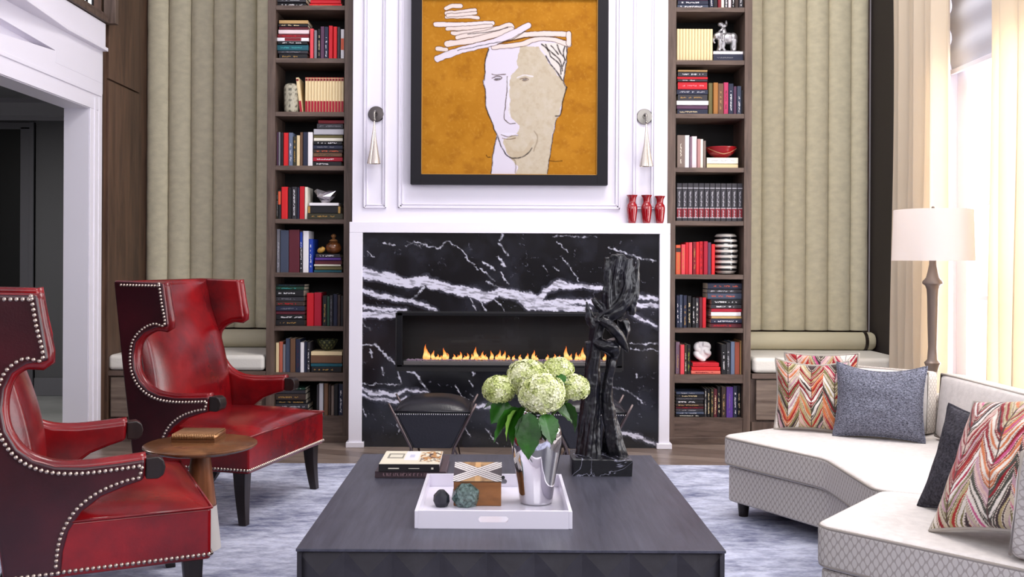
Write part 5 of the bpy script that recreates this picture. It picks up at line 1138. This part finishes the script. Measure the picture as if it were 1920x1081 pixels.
def offs(pts, d):
    out = []
    for i, p_ in enumerate(pts):
        a = np.array(pts[max(i - 1, 0)]); c = np.array(pts[min(i + 1, len(pts) - 1)]); t_ = c - a; t_ = t_ / (np.linalg.norm(t_) + 1e-9); out.append((p_[0] - t_[1] * d, p_[1] + t_[0] * d))
    return out
def wing_chair(label, loc, rz, wf=0.0, W=.40):
    SIDE = [(x + wf * max(0, min(1, (z - .85) / .06)), z) for x, z in SIDE0]; REAR = [(-.71 - .6 * abs(wf), 1.122), (-.655 - .3 * abs(wf), .72), (-.60, .255)]
    t = thing('wing_chair', label, 'armchair', loc, rz, group='red leather wing chairs')
    # seat: crowned leather box
    n = 20; hw = W - .006; g = np.linspace(-1, 1, n); GX, GY = np.meshgrid(g, g); x0, x1 = -.60, 0.0; cx_, rx = (x0 + x1) / 2, (x1 - x0) / 2
    Z = .418 + .05 * (1 - np.abs(GX) ** 3) ** .7 * (1 - np.abs(GY) ** 3) ** .7
    P = np.stack([cx_ + GX * rx, GY * hw, Z], -1); grid_obj('seat', M_red, P, parent=t)
    b = MB(); b.box(x0 + .0, x1, -hw, hw, .25, .419); b.build('seat_apron', M_red, t, bevel=.012, segs=3)
    b = MB(); b.tube([(x1 + .001, -hw, .419), (x1 + .001, hw, .419)], .0045, 8); b.tube([(x0 + .15, -hw - .001, .419), (x1, -hw - .001, .419)], .0045, 8); b.tube([(x0 + .15, hw + .001, .419), (x1, hw + .001, .419)], .0045, 8); b.build('seat_welt', M_red, t, smooth=True)
    # back
    nz_ = 26; ny_ = 22; V_ = np.linspace(0, 1, nz_)[:, None] * np.ones((1, ny_)); S_ = np.linspace(-1, 1, ny_)[None, :] * np.ones((nz_, 1))
    Xb = -.50 - .155 * V_ + .045 * np.sin(PI * np.clip(V_ * 1.25, 0, 1)) * (1 - S_ ** 2 * .55) + .018 * (1 - S_ ** 4); Zb = .40 + .72 * V_
    P = np.stack([Xb, S_ * (W - .055 - .022 * V_), Zb], -1)
    P = np.concatenate([P[:, :1] - [.09, 0, 0], P, P[:, -1:] - [.09, 0, 0]], 1); P = np.concatenate([P, P[-1:] - [.075, 0, .0]], 0); grid_obj('backrest', M_red, P, parent=t)
    b = MB()
    hwb = W - .045
    b.add([(-.60, -hwb, .255), (-.60, hwb, .255), (-.712, -hwb + .03, 1.12), (-.712, hwb - .03, 1.12), (-.50, -hwb, .255), (-.50, hwb, .255), (-.66, -hwb + .03, 1.12), (-.66, hwb - .03, 1.12)], [(0, 1, 3, 2), (4, 6, 7, 5), (0, 2, 6, 4), (1, 5, 7, 3), (2, 3, 7, 6), (0, 4, 5, 1)])
    b.build('back_panel', M_ox, t, bevel=.01, segs=3)
    poly = SIDE + REAR
    for s_ in (-1, 1):
        b = MB(); yi, yo = s_ * (W - .062), s_ * W
        b.prism([p_ for p_ in poly], 'y', min(yi, yo), max(yi, yo), warp=flare)
        # outer cap dark, rest red
        def cap_index(k): return k
        outer = 1 if s_ > 0 else 0; b.mi = [0] * len(b.f); b.mi[outer] = 1
        o = b.build('wing_and_arm', [M_red, M_ox], t, bevel=.014, segs=4)
        # inner padding roll along the front edge
        roll = [flare((x, s_ * (W - .03), z)) for x, z in smooth_path(offs(SIDE[7:], .006), 3)]
        b = MB(); b.tube(roll, .022, 10, flat=1.0); b.build('padded_edge', M_red, t, smooth=True)
        # nailheads
        path = smooth_path(offs(SIDE[:8] , .02)[:-1] , 4) + smooth_path(offs(SIDE[7:], .022), 4)[1:] + [(-.497 + wf - .02, 1.098), (-.69, 1.10)]
        b = MB()
        def nail(x, y, z, nx=0, ny=0):
            r = .0076; vs = []; k_ = 7
            for ri, hh in ((1, 0), (.75, .6), (0.25, .92)):
                for q in range(k_):
                    a = 2 * PI * q / k_; c1, c2 = r * ri * math.cos(a), r * ri * math.sin(a)
                    vs.append((x + (nx * r * hh if nx else c1), y + (ny * r * hh if ny else c1 if nx else 0), z + c2) if nx else (x + c1, y + ny * r * hh, z + c2))
            fs = [(i * k_ + q, i * k_ + (q + 1) % k_, (i + 1) * k_ + (q + 1) % k_, (i + 1) * k_ + q) for i in range(2) for q in range(k_)] + [tuple(range(2 * k_, 3 * k_))]
            b.add(vs, fs)
        for x, z in resample(path, .0165):
            if z < .275: continue
            q = flare((x, s_ * W, z)); nail(q[0], q[1] + s_ * .0005, q[2], ny=s_)
        x = -.585
        while x < -.006: nail(x, s_ * (W if x < -.45 else hw) + s_ * .0005, .268, ny=s_); x += .0165
        if s_ == 1:
            y = -hw + .008
            while y < hw: nail(.0005, y, .268, nx=1); y += .0165
        o = b.build('nailhead_trim', M_nail, t, smooth=True); o['kind'] = 'stuff'
        # wooden arm tip
        b = MB(); b.prism([(-.202, .529), (-.165, .527), (-.148, .538), (-.142, .562), (-.148, .586), (-.165, .597), (-.202, .596)], 'y', min(yi, yo) + .001, max(yi, yo) - .001); b.build('arm_tip', M_clg, t, bevel=.005, segs=3)
    for s_ in (-1, 1):
        for front in (1, 0):
            b = MB(); prof = []
            for k in range(8):
                q = k / 7; z = .0125 + .24 * (1 - q); r = .031 - .013 * q
                if front: cxl, cyl = -.055 + .018 * q * q, s_ * (W - .045 + .012 * q * q)
                else: cxl, cyl = -.545 - .10 * q ** 1.6, s_ * (W - .06)
                prof += [(cxl - r, cyl - r, z), (cxl + r, cyl - r, z), (cxl + r, cyl + r, z), (cxl - r, cyl + r, z)]
            fs = [(0, 1, 2, 3), (31, 30, 29, 28)] + [(4 * k + q, 4 * k + (q + 1) % 4, 4 * k + 4 + (q + 1) % 4, 4 * k + 4 + q) for k in range(7) for q in range(4)]
            b.add(prof, fs); b.build('leg', M_clg, t, bevel=.003)
    return t
wing_chair('red leather wing chair farther from the camera, in front of the bench', (-1.027, 4.725, .0), math.radians(-14.6), .035)
wing_chair('red leather wing chair cut off by the frame edge, nearest the camera', (-1.097, 3.47, .0), math.radians(25.5), -.012)

# ------------------------------------------------------------------ angled sofa
mp_ = bpy.data.materials.new('sofa_pattern_fabric'); mp_.use_nodes = True; nt = mp_.node_tree; p = nt.nodes['Principled BSDF']; p.inputs['Roughness'].default_value = .85; p.inputs['Specular IOR Level'].default_value = .15
uvn_ = nt.nodes.new('ShaderNodeUVMap'); uvn_.uv_map = 'UVMap'; sx = nt.nodes.new('ShaderNodeSeparateXYZ'); nt.links.new(uvn_.outputs[0], sx.inputs[0])
def mnode(op, a=None, b_=None):
    n_ = nt.nodes.new('ShaderNodeMath'); n_.operation = op
    for i, v_ in enumerate((a, b_)):
        if v_ is None: continue
        if isinstance(v_, (int, float)): n_.inputs[i].default_value = v_
        else: nt.links.new(v_, n_.inputs[i])
    return n_.outputs[0]
fx = mnode('COSINE', mnode('MULTIPLY', sx.outputs[0], 2 * PI / .027)); fy = mnode('COSINE', mnode('MULTIPLY', sx.outputs[1], 2 * PI / .036))
ln = mnode('ABSOLUTE', mnode('ADD', fx, mnode('MULTIPLY', fy, .72))); ln = mnode('LESS_THAN', ln, .42)
mx = nt.nodes.new('ShaderNodeMixRGB'); mx.inputs[1].default_value = lin((196, 190, 184)); mx.inputs[2].default_value = lin((166, 158, 152)); nt.links.new(ln, mx.inputs[0]); nt.links.new(mx.outputs[0], p.inputs['Base Color'])
M_sf = mp_
M_st = mat('sofa_plain_lit_fabric', (214, 208, 204), .85, spec=.15, bump=(150, .12), vary=(40, .03)); M_wt = mat('sofa_welt', (150, 142, 134), .8)  # plain cushion faces; on seat tops it paints in light washing out the pattern
ZS, ZB, ZL = .40, .255, .085
S0, S1, S2, S3 = (1.065, 4.585), (1.38, 4.06), (1.38, 3.50), (1.0, 3.04)
def off(p_, dx, dy): return (p_[0] + dx, p_[1] + dy)
DPT = .86
n0 = (.861, .508); n3 = (.797, -.604)
K0, K1, K2, K3 = (1.60, 4.86), (2.0, 4.5), (2.0, 3.32), (1.36, 2.68)      # front lines of the back cushions
B0, B1, B2, B3 = (1.83, 5.10), (2.32, 4.66), (2.32, 3.05), (1.66, 2.36)
t = thing('sectional_sofa', 'angled pale grey patterned sofa facing the coffee table', 'sofa', (0, 0, .012)); zo = .012
def round_poly(P_, r, k=6):
    out = []; n = len(P_)
    for i in range(n):
        a, p_, c = np.array(P_[i - 1]), np.array(P_[i]), np.array(P_[(i + 1) % n]); va, vc = a - p_, c - p_; la, lc = np.linalg.norm(va), np.linalg.norm(vc); rr_ = min(r, la * .4, lc * .4)
        q0, q1 = p_ + va / la * rr_, p_ + vc / lc * rr_
        for j in range(k + 1): t_ = j / k; out.append(tuple((1 - t_) ** 2 * q0 + 2 * t_ * (1 - t_) * p_ + t_ ** 2 * q1))
    return out
def inset(poly, d):
    n = len(poly); out = []
    c = np.mean(np.array(poly), 0)
    for p_ in poly: v_ = np.array(p_) - c; L = np.linalg.norm(v_); out.append(tuple(c + v_ * (1 - d / L)))
    return out
base = [S0, S1, S2, S3, B3, B2, B1, B0]
bi = [off(S0, .03, 0.0), off(S1, .025, 0), off(S2, .025, 0), off(S3, .02, -.0), B3, B2, B1, B0]
b = MB(); b.prism(round_poly(bi, .03), 'z', ZL - zo, ZB - zo); b.build('base', M_sf, t, bevel=.012, segs=3)
def seat_cushion(poly, nm, puff=.012):
    poly = round_poly(poly, .055)
    b = MB(); b.prism(poly, 'z', ZB - zo + .002, ZS - zo); b.mi[0] = 1; b.mi[1] = 1
    o = b.build(nm, [M_sf, M_st], t, bevel=.022, segs=4)
    for z_ in (ZS - zo - .012, ZB - zo + .014):
        b = MB(); pp = inset(poly, .007); b.tube([(x, y, z_) for x, y in pp], .0055, 8, closed=True); b.build('welt', M_wt, o, smooth=True)
    return o
mid = lambda a, c, q: (a[0] * (1 - q) + c[0] * q, a[1] * (1 - q) + c[1] * q)
seat_cushion([S0, S1, off(S2, 0, .002), mid(S2, B2, .93), mid(S1, B1, .93), mid(S0, B0, .93)], 'seat_cushion')
seat_cushion([off(S2, .012, -.008), S3, mid(S3, B3, .93), mid(off(S2, .0, -.008), B2, .93)], 'seat_cushion')
# low back frame
def backseg(a, c, nrm, nm='back_frame'):
    a2, c2 = off(a, nrm[0] * -.13, nrm[1] * -.13), off(c, nrm[0] * -.13, nrm[1] * -.13)
    b = MB(); b.prism([a, c, c2, a2], 'z', ZL - zo, .58 - zo); return b.build(nm, M_sf, t, bevel=.03, segs=4)
nk0 = (.669, .743); nk3 = (.725, -.688)
b = MB(); b.prism(round_poly([B0, B1, B2, B3, off(B3, -.13 * nk3[0], -.13 * nk3[1]), off(B2, -.13, .055), off(B1, -.13, -.055), off(B0, -.13 * nk0[0], -.13 * nk0[1])], .03), 'z', ZL - zo, .58 - zo); b.build('back_frame', M_sf, t, bevel=.022, segs=4)
def cushion_box(w, h_, d, nm, parent, mats, loc, rz, tilt, welt=M_wt, puff=.03):
    """loose back cushion: puffed box; local x = width, z = up, y = thickness"""
    n = 15; g = np.linspace(-1, 1, n); b = MB()
    for sy in (-1, 1):
        vs = []; 
        for j in range(n):
            for i in range(n):
                q = (1 - abs(g[i]) ** 3.2) ** .6 * (1 - abs(g[j]) ** 3.2) ** .6
                vs.append((g[i] * w / 2, sy * (d / 2 + puff * q), (g[j] + 1) * h_ / 2))
        fs = [(j * n + i, j * n + i + 1, (j + 1) * n + i + 1, (j + 1) * n + i) for j in range(n - 1) for i in range(n - 1)]
        b.add(vs, fs, 1)
    ring = [(-w / 2, 0), (w / 2, 0), (w / 2, h_), (-w / 2, h_)]
    L = 0
    for k in range(4):
        a, c = ring[k], ring[(k + 1) % 4]; l_ = math.hypot(a[0] - c[0], a[1] - c[1]); vs = []; fs = []; uvs = []
        m_ = n
        for i in range(m_):
            q = i / (m_ - 1); x_, z_ = a[0] + (c[0] - a[0]) * q, a[1] + (c[1] - a[1]) * q; vs += [(x_, -d / 2, z_), (x_, d / 2, z_)]
        for i in range(m_ - 1): fs.append((2 * i, 2 * i + 2, 2 * i + 3, 2 * i + 1)); uvs.append([(L + l_ * i / (m_ - 1), 0), (L + l_ * (i + 1) / (m_ - 1), 0), (L + l_ * (i + 1) / (m_ - 1), d), (L + l_ * i / (m_ - 1), d)])
        b.add(vs, fs, 0, uvs); L += l_
    o = b.build(nm, mats, parent, smooth=True, weld=False)
    bmm = bmesh.new(); bmm.from_mesh(o.data); bmesh.ops.remove_doubles(bmm, verts=bmm.verts, dist=1e-5); bmesh.ops.recalc_face_normals(bmm, faces=bmm.faces); bmm.to_mesh(o.data); bmm.free()
    md = o.modifiers.new('bv', 'BEVEL'); md.width = .022; md.segments = 4; md.limit_method = 'ANGLE'; md.angle_limit = math.radians(40)
    o.matrix_local = Matrix.Translation(loc) @ Matrix.Rotation(rz, 4, 'Z') @ Matrix.Rotation(tilt, 4, 'X')
    for sy in (-1, 1):
        b = MB(); e_ = .008; b.tube([(-w / 2 + e_, sy * (d / 2 - .001), e_), (w / 2 - e_, sy * (d / 2 - .001), e_), (w / 2 - e_, sy * (d / 2 - .001), h_ - e_), (-w / 2 + e_, sy * (d / 2 - .001), h_ - e_)], .0055, 8, closed=True); b.build('welt', welt, o, smooth=True)
    return o
def seg_back(a, c, nrm, setback, w, h_, shift=0.0, d=.14, tilt=-.16, mats=None):
    m_ = mid(a, c, .5); tdir = np.array([c[0] - a[0], c[1] - a[1]]); tdir = tdir / np.linalg.norm(tdir)
    x, y = m_[0] - nrm[0] * setback + tdir[0] * shift, m_[1] - nrm[1] * setback + tdir[1] * shift
    rz = math.atan2(nrm[1], nrm[0]) - PI / 2
    cushion_box(w, h_, d, 'back_cushion', t, mats or [M_sf, M_st], (x, y, ZS - zo + .004), rz, tilt)
seg_back(K0, K1, nk0, -.12, .53, .30, 0, .12, -.1); seg_back(K1, (2.0, 3.52), (1, 0), -.10, .96, .305, 0, .12, -.1); seg_back((1.88, 3.22), K3, nk3, -.13, .72, .30, 0, .15, -.1)
for px_, py_ in ((S0[0] + .11, S0[1] + .0), (S1[0] + .1, S1[1]), (S2[0] + .1, S2[1]), (S3[0] + .09, S3[1] + .0), (B0[0] - .09, B0[1] - .1), (B3[0] - .09, B3[1] + .08), (B1[0] - .1, B1[1] - .05), (B2[0] - .1, B2[1] + .05)):
    MB().lathe([(.022, 0), (.030, ZL - zo + .004)], px_, py_, 20).build('leg', M_clg, t, auto=30)

# ------------------------------------------------------------------ throw pillows
def pillow(label, m, loc, fwd, size, thick, lean, roll=0.0, colfn=None, group='throw pillows on the sofa', welt=None, sag=0.0, nres=150, asp=1.0):
    """fwd: direction the front looks at (plan angle); lean: backward tilt"""
    n = nres; g = np.linspace(-1, 1, n); GX, GY = np.meshgrid(g, g); e = .9
    prof = ((1 - np.abs(GX) ** 2.4) * (1 - np.abs(GY) ** 2.4)); prof = np.clip(prof, 0, 1) ** .48
    pin = 1 - .085 * (1 - (GY ** 2)) ; pin2 = 1 - .085 * (1 - GX ** 2)
    X = GX * size / 2 * pin; Z = GY * size / 2 * asp * pin2
    Z = Z - sag * (1 - GX ** 2) * (GY > 0) * GY
    wr = (fbm((GX + 1) * 50, (GY + 1) * 50, .06, 5, 3) - .5) * .022 * prof
    root = None
    cols = colfn(GX, GY) if colfn else None
    o = thing('throw_pillow', label, 'pillow', loc, 0, group)
    M = Matrix.Rotation(fwd, 4, 'Z') @ Matrix.Rotation(-lean, 4, 'X') @ Matrix.Rotation(roll, 4, 'Y')
    M = np.array(M.to_3x3())
    o.location = Vector(loc) - Vector(tuple(M @ np.array([-size / 2, 0, -size / 2 * asp])))
    for sgn, nm in ((-1, 'front_panel'), (1, 'rear_panel')):
        P = np.stack([X, sgn * (thick / 2 * prof + wr * (1 if sgn < 0 else 0)), Z], -1)
        P = P @ M.T
        if nm == 'rear_panel':
            P = P[::2, ::2]; grid_obj(nm, welt or m, P, parent=o)
        else: grid_obj(nm, m, P, cols, o)
    k = 28; edge = []
    for i in range(k): edge.append((g[int(i * (n - 1) / k)], -1))
    for i in range(k): edge.append((1, g[int(i * (n - 1) / k)]))
    for i in range(k): edge.append((-g[int(i * (n - 1) / k)], 1))
    for i in range(k): edge.append((-1, -g[int(i * (n - 1) / k)]))
    pts = []
    for a, c in edge:
        z_ = c * size / 2 * asp * (1 - .085 * (1 - a * a)) - sag * (1 - a * a) * (c > 0) * c
        pts.append(tuple(M @ np.array([a * size / 2 * (1 - .085 * (1 - c * c)), 0, z_])))
    b = MB(); b.tube(pts, .006, 8, closed=True); b.build('piping', welt or m, o, smooth=True)
    return o
PAL = [(196, 180, 156), (226, 216, 204), (140, 24, 34), (168, 44, 38), (140, 24, 34), (206, 120, 76), (188, 150, 160), (196, 84, 130), (72, 70, 62), (120, 112, 70), (176, 158, 112), (232, 226, 220), (214, 178, 168), (60, 44, 46), (164, 44, 70)]
def chevron(seed, ncol=5, vert=True, period=.23):
    def f_(GX, GY):
        U = (GX + 1) / 2; V = (GY + 1) / 2
        w_ = 1.0 / ncol; U = U + (fbm(GX * 20 + 40, GY * 20 + 40, .1, seed) - .5) * .02
        ci = np.floor(U / w_).astype(int); fu = (U / w_ - ci); leftright = (fu > .5).astype(int); a = np.abs(fu - .5) * 2  # 0 at the spine .. 1 at the column edge
        s_ = V - a ** 1.25 * .30; s_ = s_ / (period * .72) + ci * .37 + (fbm(GX * 9 + 30, GY * 9 + 30, .1, seed + 3) - .5) * 1.2
        bi_ = np.floor(s_).astype(int); fs_ = s_ - bi_
        h = (bi_ * 7919 + ci * 104729 + leftright * 31 * (bi_ % 2) + seed * 613) % 9973; rng = np.random.RandomState(seed); tab = rng.randint(0, len(PAL), 9973)
        pal = np.array([s2l(c) for c in PAL]); c = pal[tab[h]]
        h2 = tab[(h * 5 + 17) % 9973]; c2 = pal[h2]; inner = (np.abs(fs_ - .5 + (a - .5) * .25) < .17 * np.sin(PI * np.clip(a, .02, .98)) + .03); c = np.where(inner[..., None], c2, c)
        line = (np.abs(fs_ - .02) < .055) | (np.abs(fs_ - .3) < .035); c = np.where(line[..., None], s2l((222, 208, 190)), c)
        dark = (np.abs(fs_ - .1) < .03) | (a < .03); c = np.where(dark[..., None], s2l((84, 60, 56)), c)
        st = np.sin(s_ * 60) * .5 + .5; return c * (.86 + .14 * st[..., None])
    return f_
M_chev = attr_mat('chevron_needlework', rough=.8, spec=.15, bump=(90, .25), sheen=.2)
M_gt = mat('grey_tweed', (88, 90, 106), .85, spec=.15, bump=(160, .5), vary=(130, .4, (1, 1, 2.2), (142, 144, 160))); M_dt = mat('dark_tweed', (56, 54, 60), .85, spec=.15, bump=(160, .4), vary=(120, .3))
M_pb = mat('taupe_pillow_back', (168, 160, 150), .8)
def pc(px, py): return atz(px, py, ZS + .004)
pillow('square chevron pillow at the far end of the sofa, by the bench', M_chev, pc(1452, 803), math.radians(-20), .345, .13, .16, 0, chevron(21, 3, period=.22), welt=M_pb, sag=.015)
pillow('second chevron pillow peeking out behind the grey tweed one', M_chev, (1.46, 4.885, ZS + .004), math.radians(-28), .36, .09, .14, math.radians(-2), chevron(5, 3), welt=M_pb)
pillow('grey blue tweed pillow leaning beside the far chevron pillow', M_gt, pc(1562, 815), math.radians(-28), .40, .17, .30, 0, welt=M_gt, sag=.025, asp=.88)
pillow('dark grey tweed pillow tucked behind the near chevron pillow', M_dt, pc(1722, 946), math.radians(-58), .37, .16, .48, 0, welt=M_dt, sag=.02)
pillow('chevron pillow tilted on its corner at the near end of the sofa', M_chev, pc(1744, 994), math.radians(-76), .46, .155, .60, math.radians(-14), chevron(33, 3, period=.17), welt=M_pb)

# ------------------------------------------------------------------ floor lamp
LY = 4.98; lp = at(1748, 700, LY)
t = thing('floor_lamp', 'bronze turned floor lamp with off white drum shade behind the sofa', 'lamp', (lp.x, LY, 0.0125))
M_lb = mat('lamp_bronze', (128, 114, 106), .4, .4)
def zz_(py): return at(1748, py, LY).z
k_ = LY / F
prof = [(.13, 0.0), (.13, .012), (.09, .03), (.04, .05), (.022, .09), (.018, .3), (7 * k_, zz_(718)), (8 * k_, zz_(706)), (12 * k_, zz_(690)), (14.5 * k_, zz_(684)), (9 * k_, zz_(678)), (7.5 * k_, zz_(655)), (8.7 * k_, zz_(610)), (9.3 * k_, zz_(575)), (9.6 * k_, zz_(560)), (10.5 * k_, zz_(547)), (13 * k_, zz_(540)), (18 * k_, zz_(536)), (18 * k_, zz_(532)), (12 * k_, zz_(525)), (9 * k_, zz_(514)), (6.5 * k_, zz_(500)), (6 * k_, zz_(490))]
MB().lathe(prof, n=36).build('turned_pole', M_lb, t, auto=45)
MB().tube([(0, 0, zz_(492)), (0, 0, zz_(396))], .004, 8).build('harp_rod', M_nickel, t)
b = MB(); b.ball((0, 0, zz_(395) + .004), .008, 10, 8); b.build('finial', M_lb, t, smooth=True)
sh = bpy.data.materials.new('linen_lampshade'); sh.use_nodes = True; nt = sh.node_tree; p = nt.nodes['Principled BSDF']; p.inputs['Base Color'].default_value = lin((242, 238, 236)); p.inputs['Roughness'].default_value = .8
tl = nt.nodes.new('ShaderNodeBsdfTranslucent'); tl.inputs[0].default_value = lin((246, 238, 232)); ms = nt.nodes.new('ShaderNodeMixShader'); ms.inputs[0].default_value = .45
nt.links.new(p.outputs[0], ms.inputs[1]); nt.links.new(tl.outputs[0], ms.inputs[2]); nt.links.new(ms.outputs[0], nt.nodes['Material Output'].inputs[0])
z1, z0 = zz_(398), zz_(493); R1, R0 = 69 * k_, 72 * k_
b = MB(); b.lathe([(R0, z0), (R1, z1), (R1 - .002, z1), (R0 - .002, z0), (R0, z0)], n=72, cap=False); b.build('drum_shade', sh, t, auto=40)
b = MB(); 
for k in range(3): a = k * 2 * PI / 3; b.tube([(0, 0, z1 - .006), (R1 * math.cos(a), R1 * math.sin(a), z1 - .006)], .002, 6)
b.build('shade_spider', M_nickel, t)

# ------------------------------------------------------------------ curtains
def curtain_mat(name, a, b_, tr=.45):
    m = bpy.data.materials.new(name); m.use_nodes = True; nt = m.node_tree; p = nt.nodes['Principled BSDF']; p.inputs['Roughness'].default_value = .8; p.inputs['Base Color'].default_value = lin(a)
    tl = nt.nodes.new('ShaderNodeBsdfTranslucent'); tl.inputs[0].default_value = lin(b_); ms = nt.nodes.new('ShaderNodeMixShader'); ms.inputs[0].default_value = tr
    nt.links.new(p.outputs[0], ms.inputs[1]); nt.links.new(tl.outputs[0], ms.inputs[2]); nt.links.new(ms.outputs[0], nt.nodes['Material Output'].inputs[0]); return m
M_cur = curtain_mat('cream_silk', (230, 218, 200), (246, 234, 212))
def curtain(y0, y1, xc, label, nf, amp=.045, seed=1):
    rng = random.Random(seed); n = nf * 14; ys = np.linspace(0, 1, n); ph = np.cumsum([rng.uniform(.75, 1.25) for _ in range(n)]); ph = ph / ph[-1] * nf * 2 * PI
    zs_ = np.linspace(.015, 4.7, 24); P = np.zeros((24, n, 3))
    for j, z in enumerate(zs_):
        P[j, :, 0] = xc + amp * np.sin(ph) * (1 + .1 * math.sin(z * 2)) + .012 * np.sin(ph * .5 + z); P[j, :, 1] = y0 + (y1 - y0) * ys + .012 * np.sin(ph * 2) ; P[j, :, 2] = z
    c0 = np.array([xc, (y0 + y1) / 2, 0]); t = thing('curtain', label, 'curtain', tuple(c0), 0, 'cream curtains on the window wall')
    o = grid_obj('drape', M_cur, P - c0, parent=t); md = o.modifiers.new('s', 'SOLIDIFY'); md.thickness = .002
    for k in range(nf + 1):
        b = MB(); b.tube([(0, -(y1 - y0) / 2 + (y1 - y0) * k / nf + .022 * math.cos(a), 4.72 + .022 * math.sin(a)) for a in np.linspace(0, 2 * PI, 14)[:-1]], .003, 6, closed=True); b.build('curtain_ring', M_iron, t)
    return t
curtain(5.72, 6.42, 2.655, 'full length cream curtain beside the shadowed wood strip, behind the lamp', 6, seed=3)
curtain(4.42, 5.16, 2.66, 'full length cream curtain at the edge of the photo, beyond the lamp', 6, seed=4)
t = thing('curtain_rod', 'black curtain rod above the window, over the cream curtains', 'curtain rod', (2.655, 5.4, 4.72))
b = MB(); b.tube([(0, -2.2, .02), (0, 1.05, .02)], .014, 12); b.build('rod', M_iron, t, smooth=True)
for y in (-2.2, 1.05): b = MB(); b.ball((0, y, .02), .03, 14, 10); b.build('finial', M_iron, t, smooth=True)
for y in (-1.9, 1.0): MB().box(0, XR - 2.655, y - .01, y + .01, .01, .03).build('bracket', M_iron, t)
